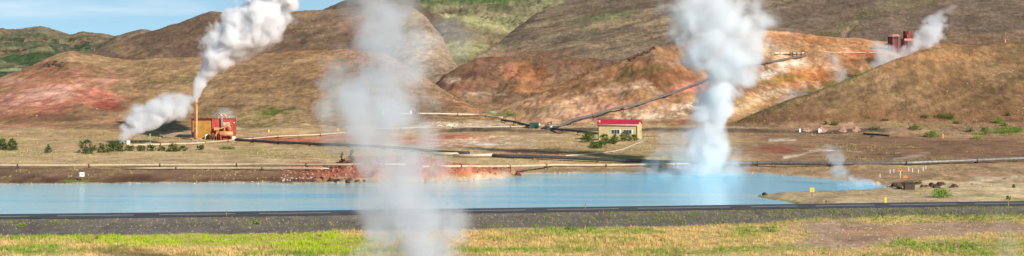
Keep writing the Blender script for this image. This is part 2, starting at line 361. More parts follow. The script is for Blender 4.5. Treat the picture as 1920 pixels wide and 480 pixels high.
    mix((232,216,192), j*(ell(1495,122,52,12,-4,.9,1.1)*1.+band([(1430,142),(1475,130)], 9)*.9)); mix((196,128,72), j*ell(1520,135,70,26,10)*.7); mix((226,184,140), j*band([(1530,112),(1560,140),(1580,165)], 12, .8, .7)*.7)
    mix((222,176,120), j*ell(1400,195,50,18,20,.9,1.)*.9); mix((146,124,60), j*ell(1470,148,40,7,8)*.6); mix((224,200,168), j*band([(1370,210),(1440,176),(1480,168)], 9, .8, 1.)*.7)
    mix((186,110,70), j*ell(1620,100,60,12)*.7); mix((176,118,76), j*(V < 82)*.55); mix((208,158,116), j*(band([(1380,92),(1440,90),(1500,78)], 4)*.6+band([(1420,58),(1480,62)], 3)*.7)); mix((200,140,108), j*band([(1400,118),(1380,150),(1350,170)], 12)*.6)
    mix((166,96,60), j*ell(1560,150,60,20,-20)*.5); mix((216,140,116), j*ell(1300,165,50,14)*.8)
    mix((104,118,58), L(['J', 'K'])*band([(1400,222),(1445,202),(1500,182),(1560,156),(1600,142),(1640,122)], 7, .9, 1.)*.8)
    # --- K
    k = L(['K']); st = fbm((U*.94-V*.34)/110+n6*.5, (U*.34+V*.94)/8+n2*.8, 5, 201, .6)
    mix((98,78,52), k*hi(st, -.05, .35)*.5); mix((160,124,84), k*hi(-st, .1, .45)*.4); mix((96,78,52), k*hi(n6, .0, .35)*.5); mix((112,96,58), k*hi(n3, .1, .5)*.5); mix((166,118,78), k*ell(1760,104,110,9)*.6)
    mix((92,72,52), k*ell(1500,222,90,7,4)*.6); mix((126,86,62), k*sm(190, 225, V)*.5)
    # --- plain behind the pond
    p = L('P') & (Y > 240) | (L(['K', 'J', 'A']) & (V > 228))
    pl = p & (U < 980)
    mix((158,128,90), p*hi(n1, -.1, .3)*.5); mix((196,168,124), pl*sm(268, 280, V)*(1-sm(304, 312, V))*hi(-n2, -.5, .2)*.8)
    mix((206,172,130), pl*ell(330,300,400,7)*.6)
    mix((128,98,76), p*(1-sm(560,620,U2))*sm(311, 317, V2)*.9); mix((84,58,46), p*(1-sm(500,570,U2))*sm(328, 338, V2)*hi(n2, -.5, .1)*.8); mix((140,112,74), p*ell(215,325,60,5)*.6); mix((120,130,50), p*(ell(140,339,35,3)*.9))
    mix((146,124,96), p*sm(960,990,U2)*(1-sm(1350,1450,U2))*sm(310, 318, V)*.8)
    mix((196,112,84), p*(ell(550,262,110,7,0,.7,.9)*.9+ell(640,255,60,6)*.6)); mix((206,128,98), p*(ell(840,262,120,13,0,.8,.9)*.8)); mix((226,200,170), p*(band([(760,240),(860,232),(950,234)], 5, .8, 1.)+band([(800,262),(900,268),(1000,274)], 5, .8, 1.1))*.8)
    mix((218,170,136), p*ell(750,252,120,16,0,.8,1.)*.5); mix((236,214,186), p*(ell(860,238,90,4,0,.9,1.6)+ell(860,266,110,6,4,.9,1.8)+ell(940,270,60,4,6,.9,1.6))*hi(n3, -.3, .2)); mix((178,84,60), p*(ell(860,258,60,5,0,.9,1.5)+ell(800,268,50,4,0,.9,1.5))*.7)
    mix((196,130,98), p*(ell(1010,285,120,5)*.6)); mix((206,150,118), p*ell(130,275,200,4)*.4)
    mix((150,140,70), p*(ell(1180,296,150,7,0,.7,.8)*.7+ell(1120,285,40,5)*.8+ell(1250,288,60,8)*.4+ell(470,284,70,6)*.4))
    pr = p*sm(1330, 1450, U2)
    mix((148,112,84), pr*.8); mix((150,80,60), pr*ell(1450,280,70,9,0,.8,.8)*.7); mix((222,206,180), pr*(band([(1480,290),(1520,284),(1560,282)], 3, .8, .8)+band([(1550,284),(1610,285)], 2.5, .8, .8)+band([(1440,262),(1490,262)], 3.5)+band([(1670,298),(1740,291)], 4, .8, .9))*.85)
    mix((112,80,60), pr*sm(256,266,V2)*(1-sm(296,303,V2))*sm(1560,1660,U2)*.5); mix((168,136,106), pr*sm(228, 236, V)*(1-sm(248, 256, V))*.5); mix((196,150,116), pr*(ell(1810,253,40,4)+ell(1580,236,50,3))*.7)
    mix((176,144,108), pr*sm(304, 310, V)*.85); mix((150,118,90), pr*sm(312, 318, V)*hi(n2, -.2, .2)*.6); mix((214,196,166), pr*band([(1780,345),(1850,336),(1930,333)], 5, .8, .8)*.8); mix((176,162,100), pr*ell(1700,311,90,3)*.6)
    mix((120,76,56), pr*ell(1760,350,90,9)*.7); mix((130,132,70), p*(U > 1480)*(ell(1870,247,70,7,0,.7,1.)*.5+ell(1700,235,100,7,0,.7,1.)*.3))
    # track face: dark gravel, with shade and steam shadow put into the colour
    c = 408-(U-960)*0.006
    mix((84,72,62), sm(760, 860, U)*(1-sm(1640, 1720, U))*sm(-5.5, -4.5, Y-c)*(1-sm(-2.6, -1.8, Y-c))*(Y > 380)*(Y < 430)*.9)
    # rubble heap
    mm = (Y > 255) & (Y < 290) & (U > 520) & (U < 985)
    heap = mm*sm(-.2, .9, Z-WATER-np.where(U > 850, -.2, .35))*sm(525, 590, U2+n3*15)
    mix((168,104,80), heap*1.); mix((184,130,106), heap*hi(n3, .1, .5)*.6); mix((124,78,62), heap*hi(-n3, .1, .4)*.7); mix((178,112,58), heap*(ell(850,330,70,10)+ell(930,330,50,6)+ell(620,338,80,4))*.9)
    # shore rim
    mix((196,176,148), (Y > 240)*(sd > -1)*(1-sm(.5, 1.7, sd+n3*.8))*.8)
    # spit between pond and road
    sp = L('P') & (Y > 209) & (Y < 256) & (U > 1380) & (sd > 0)
    mix((206,180,138), sp*.95); mix((166,140,106), sp*hi(n1, 0, .4)*.5); mix((122,128,56), sp*(1-sm(.6, 1.6, sd+n3))*(U < 1500)*.9); mix((150,150,80), sp*ell(1880,368,70,4)*.6)
    mix((160,150,140), (sd < .3)*1.)
    # --- near side of the road
    rd = Y-road_y(X); nr = (Y < 230) & (rd < 7)
    mix((124,114,100), nr*1.); mix((120,108,92), nr*hi(n3, .1, .5)*.4); mix((106,98,88), nr*sm(-5, -9, rd)*.6); mix((84,78,72), nr*hi(-n3, .1, .5)*.5)
    edge = np.interp(U, [-1500, 0, 300, 640, 960, 1200, 1400, 1500, 1700, 1920, 3400], [446, 441, 440, 434, 428, 424, 420, 410, 404, 402, 396])
    gr = (Y < 200)*sm(-2, 3, V-edge+n2*4)
    mix((196,168,108), gr*1.)
    soil = (Y < 220)*(ell(1650,428,200,17,0,.5,.5)+ell(1600,448,110,16,0,.5,.6)+ell(1860,432,120,12,0,.6,.5))
    mix((182,148,118), soil); mix((150,118,94), soil*hi(n2, 0, .35)*.6); mix((206,172,142), soil*hi(n3, .1, .5)*.5); mix((194,146,108), soil*ell(1650,432,80,8)*.7); mix((190,160,130), gr*(band([(1400,456),(1520,456),(1620,466)], 3)+ell(1560,462,90,4))*.9)
    mix((150,112,84), gr*band([(1790,425),(1920,428)], 7)*.6)
    ff = (Y > 215)*1.; col = col*(1+.10*n3[..., None]+.08*n2[..., None]+((n5*.42+n6*.34)*(ff*.75+.25))[..., None])
    return np.clip(col*K, .01, .9), np.clip(gr*(1-np.clip(soil*1.15, 0, 1)), 0, 1)

# ------------------------------------------------------------------ terrain mesh
cols = np.unique(np.concatenate([np.linspace(-1400, -60, 45), np.arange(-60, 1981, 2.4), np.linspace(1981, 3300, 45)]))
rows = np.unique(np.concatenate([np.linspace(6, 130, 26), np.geomspace(130, 430, 330), np.geomspace(430, 1250, 330), np.geomspace(1250, 3200, 90)]))
UU, DD = np.meshgrid(cols, rows); XX = (UU-CX)/F*DD
ZZ, LAY, SD = land(XX, DD)
CC, GM = colours(XX, DD, ZZ, LAY, SD)
nr_, nc_ = UU.shape
idx = np.arange(nr_*nc_).reshape(nr_, nc_)
quads = np.stack([idx[:-1, :-1], idx[:-1, 1:], idx[1:, 1:], idx[1:, :-1]], -1).reshape(-1, 4)
fl = (LAY[:-1, :-1] > 0).ravel()
Vall = np.stack([XX, DD, ZZ], -1).reshape(-1, 3); Call = CC.reshape(-1, 3)
earth = vcol('earth', .95, .34, 1.3, .25, 1.0, an=(1, .35, 1)); slope = vcol('slope', .95, .52, .62, .6, .5, an=(1, .4, 1))
for nm, msk in (('ground', ~fl), ('hills', fl)):
    q = quads[msk]; used = np.unique(q); rm = np.full(len(Vall), -1); rm[used] = np.arange(len(used))
    me = mesh_np(nm, Vall[used], rm[q], True, Call[used]); link(nm, me, earth if nm == 'ground' else slope, kind='structure')

# ------------------------------------------------------------------ water
def water():
    m, nt, b, out = newmat('milky_water'); L = nt.links
    g = N(nt, 'ShaderNodeNewGeometry'); mp = N(nt, 'ShaderNodeMapping'); mp.inputs['Scale'].default_value = (.016, .11, 1)
    L.new(g.outputs['Position'], mp.inputs[0]); n = N(nt, 'ShaderNodeTexNoise', Scale=1., Detail=4.0); L.new(mp.outputs[0], n.inputs[0])
    r = N(nt, 'ShaderNodeValToRGB'); e = r.color_ramp.elements
    e[0].position = .42; e[0].color = (*lin((108,206,236)), 1); e[1].position = .58; e[1].color = (*lin((176,220,222)), 1)  # pale end: sky reflection painted in, besides the milky variation
    sx = N(nt, 'ShaderNodeSeparateXYZ'); L.new(g.outputs['Position'], sx.inputs[0]); fx = math_(nt, 'SUBTRACT', n.outputs[0], math_(nt, 'MULTIPLY', sx.outputs[0], .0016)); fx = math_(nt, 'ADD', fx, .0); L.new(fx, r.inputs[0]); L.new(r.outputs[0], b.inputs['Base Color'])
    b.inputs['Roughness'].default_value = .1; b.inputs['IOR'].default_value = 1.33; b.inputs['Specular IOR Level'].default_value = .4
    mp2 = N(nt, 'ShaderNodeMapping'); mp2.inputs['Scale'].default_value = (.35, 1.5, 1); L.new(g.outputs['Position'], mp2.inputs[0])
    n2 = N(nt, 'ShaderNodeTexNoise', Scale=1.5, Detail=4.0); L.new(mp2.outputs[0], n2.inputs[0])
    bp = N(nt, 'ShaderNodeBump', Strength=.5, Distance=.07); L.new(n2.outputs[0], bp.inputs['Height']); L.new(bp.outputs[0], b.inputs['Normal'])
    return m
xs = np.linspace(-190, 75, 60); ys = np.linspace(188, 300, 30)
gx, gy = np.meshgrid(xs, ys)
sdw = pond_sd(gx, gy); iw = np.arange(gx.size).reshape(gx.shape)
q = np.stack([iw[:-1, :-1], iw[:-1, 1:], iw[1:, 1:], iw[1:, :-1]], -1).reshape(-1, 4)
keep = (np.minimum.reduce([sdw[:-1, :-1], sdw[1:, 1:], sdw[:-1, 1:], sdw[1:, :-1]]) < 1.5).ravel() & ((gy-road_y(gx))[:-1, :-1].ravel() > 3.9)
me = mesh_np('pond_water', np.stack([gx.ravel(), gy.ravel(), np.full(gx.size, WATER)], -1), q[keep], True)
link('water', me, water(), kind='structure')

# ------------------------------------------------------------------ road
def strip(x0, x1, o0, o1, z, n, name):
    X = np.linspace(x0, x1, n); Y = road_y(X); sl = np.gradient(Y, X); nn = np.stack([-sl, np.ones_like(sl)], -1)/np.sqrt(1+sl**2)[:, None]
    a = np.stack([X+nn[:, 0]*o0, Y+nn[:, 1]*o0, np.full(n, z)], -1); b = np.stack([X+nn[:, 0]*o1, Y+nn[:, 1]*o1, np.full(n, z)], -1)
    V = np.concatenate([a, b]); i = np.arange(n-1)
    return V, np.stack([i, i+1, n+i+1, n+i], -1)
V, Q = strip(-150, 170, -3.25, 3.25, .03, 200, 'r')
asphalt = paint('asphalt', (74,74,78), .85, 0, .3, .35, .01)
link('road', mesh_np('road', V, Q, True), asphalt, kind='structure')
X = -150.; P = []; Qs = []; n0 = 0
mk = [(-60,55),(107,250),(298,442),(486,620),(670,700),(700,790),(860,985),(1026,1160),(1196,1370),(1408,1495),(1530,1640),(1670,1795),(1830,1960),(-400,-240),(-230,-100)]
for a_, b_ in mk:
    x0 = (a_-CX)/F*193; x1 = (b_-CX)/F*200 if b_ > 900 else (b_-CX)/F*193
    x0 = (a_-CX)/F*float(road_y(x0)); x1 = (b_-CX)/F*float(road_y(x1))
    V, Q = strip(x0, x1, -.12, .12, .036, 12, 'm'); P.append(V); Qs.append(Q+n0); n0 += len(V)
link('road_marking', mesh_np('road_marking', np.concatenate(P), np.concatenate(Qs)), paint('worn_white_line', (236,236,230), .7, 0, .12, 3, .0), kind='structure')

# ------------------------------------------------------------------ scatter: grass, gravel, stones, scrub
def scatter_blades(name, px0, px1, D0, D1, n, hgt, wid, colfn, label=None, blades=5, lean=.35, material=None):
    u = rng.uniform(px0, px1, n); D = np.sqrt(rng.uniform(D0**2, D1**2, n)); X = (u-CX)/F*D
    z, lay, sd = land(X, D); keep, col, hs = colfn(X, D, z, lay, sd, rng.random(n))
    X, D, z, col, hs = X[keep], D[keep], z[keep], col[keep], hs[keep]; n = len(X)
    V = np.zeros((n, blades, 3, 3)); 
    a = rng.uniform(0, 2*np.pi, (n, blades)); h = hgt*hs[:, None]*rng.uniform(.5, 1.2, (n, blades)); off = rng.normal(0, wid*2.5, (n, blades, 2))
    ca, sa = np.cos(a), np.sin(a); w = wid*rng.uniform(.6, 1.3, (n, blades))
    bx = X[:, None]+off[..., 0]; by = D[:, None]+off[..., 1]
    la = rng.uniform(0, 2*np.pi, (n, blades)); ll = h*rng.uniform(0, lean, (n, blades))*2
    V[..., 0, 0] = bx-ca*w; V[..., 0, 1] = by-sa*w; V[..., 0, 2] = z[:, None]-.05
    V[..., 1, 0] = bx+ca*w; V[..., 1, 1] = by+sa*w; V[..., 1, 2] = z[:, None]-.05
    V[..., 2, 0] = bx+np.cos(la)*ll; V[..., 2, 1] = by+np.sin(la)*ll; V[..., 2, 2] = z[:, None]+h
    cc = np.repeat(np.repeat(col[:, None, None, :], blades, 1), 3, 2)*rng.uniform(.8, 1.2, (n, blades, 1, 1))
    me = mesh_np(name, V.reshape(-1, 3), np.arange(n*blades*3).reshape(-1, 3), False, np.clip(cc.reshape(-1, 3), 0, .9))
    return link(name, me, material, label=label, cat=name.replace('_', ' '), kind='stuff')
leafm = vcol('blades', .8, .12, 2., 0)
GREEN = lin((112,150,34)); STRAW = lin((222,186,122)); LIME = lin((160,184,26)); DGREEN = lin((72,96,36)); OLIVE = lin((158,146,78))
def mixc(a, b, t): return a+(b-a)*np.clip(t, 0, 1)[:, None]
def zone_front(X, D, z, lay, sd, r):
    U = px(X, D); V = py(z, D); _, gm = colours(X, D, z, lay, sd)
    n1 = fbm(X/5, D/5, 4, 301); n2 = fbm(X/1.6, D/2.5, 4, 311)
    g = np.zeros(len(X))
    def el(x, y, rx, ry, s=1.): return s*(1-sm(.5, 1.1, np.hypot((U-x)/rx, (V-y)/ry)+n2*.4))
    lime = np.clip(el(430,452,330,13)+el(600,456,140,20)+el(300,444,240,8), 0, 1)
    green = np.clip(el(60,470,110,12)+el(100,446,180,5)+el(1080,432,160,9)+el(560,476,120,6)+el(1000,470,200,6)+el(1300,474,120,5)+el(700,472,200,5)+el(1480,408,130,8)+el(1650,405,120,9)+el(1850,408,130,8)+el(1420,432,60,10)+el(1800,462,150,16)+el(1520,462,80,6)+el(1200,436,60,5)+el(1420,468,90,6), 0, 1)
    green = np.clip(green+sm(.05, .35, n1)*.55, 0, 1)
    col = np.broadcast_to(STRAW, (len(X), 3)).copy()
    col = mixc(col, OLIVE, sm(.05, .4, n2)*.55); col = mixc(col, lin((150,112,66)), sm(.1, .45, -n2)*.55); col = mixc(col, GREEN, green*1.*(r < .9)); col = mixc(col, LIME, lime*1.); col = mixc(col, DGREEN, sm(.15, .4, n2)*np.maximum(green, .35)*.85)
    bare = sm(.1, .5, -n2)*(U > 1200)*.5
    keep = (gm > .35+.5*rng.random(len(X))) & (r > bare)
    keep |= (gm > .02) & (green > .5) & (r < .4) & (U > 1350)
    hs = np.where(lime > .5, .8, 1.)*(.55+.5*sm(-.3, .4, n1)+.8*sm(.1,.45, fbm(X/1.1, D/2., 3, 317)))*np.where(U > 1250, .7, 1.)
    return keep, col, hs
scatter_blades('grass', -200, 2120, 118, 200, 66000, .34, .028, zone_front, 'straw yellow and lime green meadow grass below the road', 6, .35, leafm)
def zone_verge(X, D, z, lay, sd, r):
    d = D-road_y(X); U = px(X, D); n2 = fbm(X/1.5, D/1.0, 3, 321); n1 = fbm(X/9, D/3, 3, 331)
    k = (d > -16) & (d < -4.4) & (n2+n1*.6+np.where(U > 1000, .22, -.12)+np.where((U > 1000) & (d > -9), .12, 0) > .38)
    dry = (d > -13) & (d < -4.4) & (r < .10)
    col = mixc(np.broadcast_to(lin((110,130,46)), (len(X), 3)).copy(), lin((176,156,104)), (dry & ~k)*1.+(r > .6)*.5)
    return k | dry, col, np.where(dry & ~k, .8, .9)
scatter_blades('verge_weeds', -200, 2120, 180, 212, 26000, .26, .03, zone_verge, 'sparse green weeds and dry stalks on the gravel road verge', 5, .5, leafm)
def zone_plain(X, D, z, lay, sd, r):
    U = px(X, D); V = py(z, D); n1 = fbm(X/12, D/18, 4, 341); n2 = fbm(X/3, D/5, 3, 351)
    rd = D-road_y(X)
    k = (sd > 1.2) & (rd > 7) & (n1*.7+n2*.6 > .02+.25*((U > 1380) & (V > 255))) & (z > WATER+.4) & ~((U > 530) & (U < 985) & (D < 285))
    k &= ~((lay == NAMES.index('A')) & (U < 240)) & ~((U > 440) & (U < 1000) & (V > 228) & (V < 276) & (r > .25))
    col = mixc(np.broadcast_to(lin((150,132,86)), (len(X), 3)).copy(), lin((128,126,58)), sm(0, .35, n2)); col = mixc(col, lin((196,172,122)), (r > .7)*.7)
    return k, col, .5+r*.9
scatter_blades('dry_grass', -200, 2120, 212, 430, 52000, .26, .05, zone_plain, 'dry tufted grass dotted over the flats beyond the blue pond', 4, .7, leafm)
def zone_hill(X, D, z, lay, sd, r):
    U = px(X, D); V = py(z, D); n1 = fbm(X/22, D/22, 4, 361); n2 = fbm(X/4, D/4, 3, 371)
    k = ((lay == NAMES.index('K')) & (n1+n2*.7 > .0)) | ((lay == NAMES.index('A')) & (n1+n2 > .2) & (U > 250)) | ((lay == NAMES.index('H')) & (n1+n2 > .35)) | ((lay == NAMES.index('B')) & (n1+n2 > .4))
    g = (lay == NAMES.index('A')) & (U > 380) & (V > 195)
    col = mixc(np.broadcast_to(lin((122,104,62)), (len(X), 3)).copy(), lin((108,98,54)), sm(0, .4, n2)*.7+g*.7)
    return k, col, .5+r
scatter_blades('hill_scrub', -150, 2070, 370, 1000, 60000, .42, .11, zone_hill, 'low olive brown scrub speckling the bare hillsides', 4, .8, leafm)

# stones
_ico = None
def ico():
    t = (1+5**.5)/2
    v = np.array([(-1,t,0),(1,t,0),(-1,-t,0),(1,-t,0),(0,-1,t),(0,1,t),(0,-1,-t),(0,1,-t),(t,0,-1),(t,0,1),(-t,0,-1),(-t,0,1)], float); v /= np.linalg.norm(v[0])
    f = np.array([(0,11,5),(0,5,1),(0,1,7),(0,7,10),(0,10,11),(1,5,9),(5,11,4),(11,10,2),(10,7,6),(7,1,8),(3,9,4),(3,4,2),(3,2,6),(3,6,8),(3,8,9),(4,9,5),(2,4,11),(6,2,10),(8,6,7),(9,8,1)])
    return v, f
IV, IF = ico()
def scatter_stones(name, fn, n, px0, px1, D0, D1, label, cat):
    u = rng.uniform(px0, px1, n); D = np.sqrt(rng.uniform(D0**2, D1**2, n)); X = (u-CX)/F*D
    z, lay, sd = land(X, D); keep, col, size = fn(X, D, z, lay, sd, rng.random(n))
    X, D, z, col, size = X[keep], D[keep], z[keep], col[keep], size[keep]; n = len(X)
    V = IV[None]*(1+rng.uniform(-.28, .28, (n, 12, 1))); V = V*(size[:, None]*rng.uniform(.6, 1.3, (n, 3)))[:, None, :]*np.array([1, 1, .75])
    V[..., 0] += X[:, None]; V[..., 1] += D[:, None]; V[..., 2] += (z+size*.15)[:, None]
    Fa = (IF[None]+np.arange(n)[:, None, None]*12).reshape(-1, 3)
    cc = np.repeat(col[:, None, :]*rng.uniform(.75, 1.25, (n, 1, 1)), 12, 1)
    return link(name, mesh_np(name, V.reshape(-1, 3), Fa, False, np.clip(cc.reshape(-1, 3), 0, .9)), stonem, label=label, cat=cat, kind='stuff')
stonem = vcol('stone', .95, .2, 4., .04, 6.)
def g_grav(X, D, z, lay, sd, r):
    d = D-road_y(X); k = (d > -17) & (d < -3.8)
    k &= ~(r < .35*(d > -9))
    col = mixc(np.broadcast_to(lin((114,104,90)), (len(X), 3)).copy(), lin((164,152,138)), (r > .9)*.7)
    return k, col, .03+.05*r**4*np.where(d < -9, 1.3, .8)
scatter_stones('gravel', g_grav, 30000, -200, 2120, 176, 212, 'coarse dark grey gravel along the road embankment', 'gravel')
def g_soil(X, D, z, lay, sd, r):
    U = px(X, D); V = py(z, D); k = (U > 1380) & (V > 400) & (fbm(X/4, D/4, 3, 391) > -.2)
    return k, mixc(np.broadcast_to(lin((120,98,80)), (len(X), 3)).copy(), lin((204,182,156)), (r > .7)*.9), .02+.07*r**6
scatter_stones('soil_pebbles', g_soil, 9000, 1350, 2100, 150, 200, 'small pebbles on the bare brown soil at the lower right', 'pebbles')
def g_rub(X, D, z, lay, sd, r):
    U = px(X, D); k = (z > WATER+.25) & (sd > -.6)
    k &= ~((z < .2) & (r < .5) & (U > 850))
    shore = (z < WATER+.7)
    col = mixc(np.broadcast_to(lin((164,104,82)), (len(X), 3)).copy(), lin((182,134,110)), (r > .75)*.8); col = mixc(col, lin((112,76,62)), (r < .2)*.8); col = mixc(col, lin((150,128,100)), shore*.7); col = mixc(col, lin((200,184,160)), (shore & (r > .8))*.9); col = mixc(col, lin((60,48,42)), (shore & (r < .25))*.9)
    return k, col, .05+.13*r**6
scatter_stones('rubble', g_rub, 9000, 528, 985, 258, 282, 'broken red and pinkish rubble covering the spoil heap by the pond', 'rubble')
def g_hillst(X, D, z, lay, sd, r):
    k = np.isin(lay, [NAMES.index(c) for c in 'ABHIJK']) & (fbm(X/30, D/30, 3, 381) > -.1)
    col = mixc(np.broadcast_to(lin((116,94,76)), (len(X), 3)).copy(), lin((186,166,140)), (r > .85)*.5)
    return k, col, .10+.34*r**10
scatter_stones('loose_stones', g_hillst, 14000, -150, 2070, 380, 1000, 'loose stones scattered over the bare brown hillsides', 'stones')
def g_shore(X, D, z, lay, sd, r):
    U = px(X, D)
    k = (r > .45) & (sd > -.3) & (sd < 1.6) & (D > 235) & ~((U > 540) & (U < 975))
    col = mixc(np.broadcast_to(lin((150,128,104)), (len(X), 3)).copy(), lin((214,200,176)), (r > .5)*.8); return k, col, .04+.10*((r-.45)/.55)**4
scatter_stones('shore_stones', g_shore, 30000, -200, 1700, 230, 300, 'pale pebbles lining the waterline of the blue pond', 'pebbles')

# individual boulders
def rock_mesh(seed):
    r2 = np.random.default_rng(seed); v = IV.copy(); f = [tuple(t) for t in IF]; vs = [Vector(p) for p in v]
    ed = {}; nf = []
    def mid(a, b):
        k = (min(a, b), max(a, b))
        if k not in ed: ed[k] = len(vs); vs.append(((vs[a]+vs[b])/2).normalized())
        return ed[k]
    for a, b, c in f:
        x, y, z_ = mid(a, b), mid(b, c), mid(c, a); nf += [(a, x, z_), (x, b, y), (z_, y, c), (x, y, z_)]
    vv = np.array([tuple(p) for p in vs]); vv *= (1+r2.uniform(-.22, .22, (len(vv), 1)))
    for _ in range(5):   # chopped faces
        d = r2.normal(size=3); d /= np.linalg.norm(d); h = r2.uniform(.5, .8); s = vv@d; vv -= np.outer(np.maximum(0, s-h), d)
    me = bpy.data.meshes.new('boulder'); me.from_pydata(vv.tolist(), [], nf); me.update(); return me
rockmats = {'red': paint('red_rock', (176,104,82), .95, 0, .3, 2, .06), 'dark': paint('dark_rock', (88,66,56), .95, 0, .3, 2, .06), 'pale': paint('pale_rock', (190,160,128), .95, 0, .3, 2, .06), 'tan': paint('tan_rock', (150,112,80), .95, 0, .3, 2, .06)}
rockme = {k: [] for k in rockmats}
for k in rockmats:
    for s in range(3):
        me = rock_mesh(hash(k) % 97 if False else {'red': 1, 'dark': 5, 'pale': 9, 'tan': 13}[k]*7+s); me.materials.append(rockmats[k]); rockme[k].append(me)
def boulder(kind, x, y, s, label, group):
    p = place(x, y); o = link('boulder', rockme[kind][random.randrange(3)], label=label, cat='boulder', group=group)
    o.location = p+Vector((0, 0, s*.15)); o.scale = (s*random.uniform(.8, 1.3), s*random.uniform(.8, 1.2), s*random.uniform(.6, .9)); o.rotation_euler = (0, 0, random.uniform(0, 6.3))
for i in range(26): boulder('dark', random.uniform(535, 690), 341-random.uniform(0, 3), random.uniform(.25, .6), 'dark wet boulder on the waterline under the red spoil heap', 'dark boulders on the waterline under the spoil heap')
for i in range(30):
    x = random.uniform(560, 700); boulder('red', x, np.interp(x, [560, 620, 650, 700], [330, 318, 310, 307])+random.uniform(0, 14), random.uniform(.2, .4), 'red angular boulder on the spoil heap left of the front steam', 'red boulders on the left part of the spoil heap')
for i in range(16):
    x = random.uniform(815, 950); boulder('red', x, np.interp(x, [815, 850, 950], [308, 316, 322])+random.uniform(0, 6), random.uniform(.18, .34), 'red boulder on the low tail of the spoil heap right of the front steam', 'red boulders on the right tail of the spoil heap')
boulder('pale', 961, 325, .75, 'largest pale pinkish boulder at the right tip of the spoil heap', None)
boulder('dark', 971, 329, .6, 'dark boulder at the waterline on the right tip of the spoil heap', None)
for i in range(24):
    x = random.uniform(1675, 1792); boulder('dark', x, np.interp(x, [1675, 1720, 1760, 1792], [351, 347, 349, 352])+random.uniform(-3, 4), random.uniform(.3, .7), 'dark brown rock in the low outcrop right of the pond', 'dark rocks of the outcrop right of the pond')
boulder('dark', 1433, 365, .45, 'small black rock on the left tip of the sandy spit', None)
for i, x in enumerate((1005, 1040, 1050, 1066)): boulder('pale', x, 324, .28, 'small pale stone on the far shore right of the spoil heap', 'pale stones on the far shore')
for i in range(5): boulder('pale', 1640+random.uniform(-6, 10), 345+random.uniform(-2, 1), .4, 'whitish rock by the steaming outlet at the right end of the pond', 'whitish rocks by the steaming outlet')
for i in range(18):
    boulder('dark', 1180+i*2.8+random.uniform(-3, 3), np.interp(1180+i*2.8, [1180, 1193, 1227], [112, 105, 90])+random.uniform(1, 4), random.uniform(.4, .9), 'dark crag rock on the crest left of the pond steam column', 'dark crag rocks on the crest')
for i in range(12): boulder('dark', 84+i*2.9+random.uniform(-3, 3), 122+random.uniform(-4, 6)+(-i*.3), random.uniform(.5, 1.1), 'dark crag rock below the pointed crest of the red hill', 'dark crag rocks on the red hill')

# ------------------------------------------------------------------ bushes and trees
barkm = paint('bark', (92,72,54), .95, 0, .3, 4, .03)
def leaf_mesh(w, h, n, seed, c1, c2, conic=0., ls=.16, flat=1.):
    r = np.random.default_rng(seed)
    # clump centres inside an uneven crown
    nc = max(8, int(n/26)); cz = r.uniform(.08, 1, nc)**(1.0 if not conic else 1.35)
    rad = (1-conic*cz*.92)*np.sqrt(np.clip(1-(np.maximum(cz-.35, 0)/.72)**2, .05, 1)) if not conic else (1-conic*cz*.95)
    ang = r.uniform(0, 2*np.pi, nc); rr = np.sqrt(r.random(nc))*rad
    ctr = np.stack([np.cos(ang)*rr*w/2, np.sin(ang)*rr*w/2*flat, cz*h*.92], -1)
    cs = w*.14*r.uniform(.35, 1.5, nc)*(1-conic*cz*.5)
    pick = r.integers(0, nc, n); d = r.normal(size=(n, 3)); d /= np.linalg.norm(d, axis=1)[:, None]
    p = ctr[pick]+d*(cs[pick]*r.random(n)**.4)[:, None]*np.array([1, 1, .8]); p[:, 2] = np.maximum(p[:, 2], .03)
    a = r.normal(size=(n, 3)); a /= np.linalg.norm(a, axis=1)[:, None]; b = np.cross(a, r.normal(size=(n, 3))); b /= np.linalg.norm(b, axis=1)[:, None]
    s = (ls*r.uniform(.6, 1.3, n))[:, None]
    V = np.stack([p-a*s*.5, p+b*s*.32, p+a*s*.5, p-b*s*.32], 1).reshape(-1, 3)
    tone = r.random(nc)[pick]; cc = c1+(c2-c1)*tone[:, None]; cc = cc*r.uniform(.75, 1.25, (n, 1))
    return mesh_np('foliage', V, np.arange(n*4).reshape(-1, 4), False, np.clip(np.repeat(cc, 4, 0), 0, .9))
leafmat = vcol('foliage', .7, .1, 3., 0)
def bush(name, x, y, wpx, hpx, label, cat, c1=(58,80,32), c2=(96,118,48), conic=0, n=None, group=None, ls=.16):
    p = place(x, y); s = F/p.y; w = wpx/s; h = hpx/s
    root = empty(name, p, random.uniform(0, 6), label, cat, group)
    n = n or int(min(2600, 260+360*w*h))
    link('crown', leaf_mesh(w, h, n, int(x*7+y), lin(c1), lin(c2), conic, ls), leafmat, root)
    mb = MB()
    if conic: mb.tube([(0, 0, -.2), (.02, 0, h*.5), (0, 0, h*.9)], [.07*w/2+.03, .05, .02], 7)
    else:
        for k in range(4):
            an = k*1.6+random.random(); mb.tube([(0, 0, -.2), (math.cos(an)*w*.1, math.sin(an)*w*.1, h*.35), (math.cos(an)*w*.22, math.sin(an)*w*.22, h*.7)], [.05, .035, .015], 6)
    mb.build('trunk' if conic else 'stem', barkm, root)
    return root
DG = ((46,62,28), (74,96,40))
bush('conifer', 4, 282, 24, 23, 'dark green conifer cut by the left edge of the photo', 'tree', *DG, conic=.55)
bush('conifer', 23, 282, 27, 23, 'dark green conifer second from the left edge', 'tree', *DG, conic=.7)
bush('conifer', 90, 287, 17, 17, 'small greyish green conifer standing alone left of the big bush', 'tree', (70,86,48), (96,108,64), conic=.75)
bush('conifer', 160, 288, 34, 27, 'large dark green conifer bush left of the shrub row', 'tree', *DG, conic=.5)
bush('shrub', 176, 282, 14, 10, 'low green shrub touching the large conifer bush', 'shrub', (80,98,42), (110,126,58))
row = [(194,286,22,18),(212,284,24,21),(226,284,20,18),(243,283,20,12),(264,283,20,11),(284,283,18,13),(303,283,16,9),(325,284,24,16),(343,283,18,10),(376,281,16,11)]
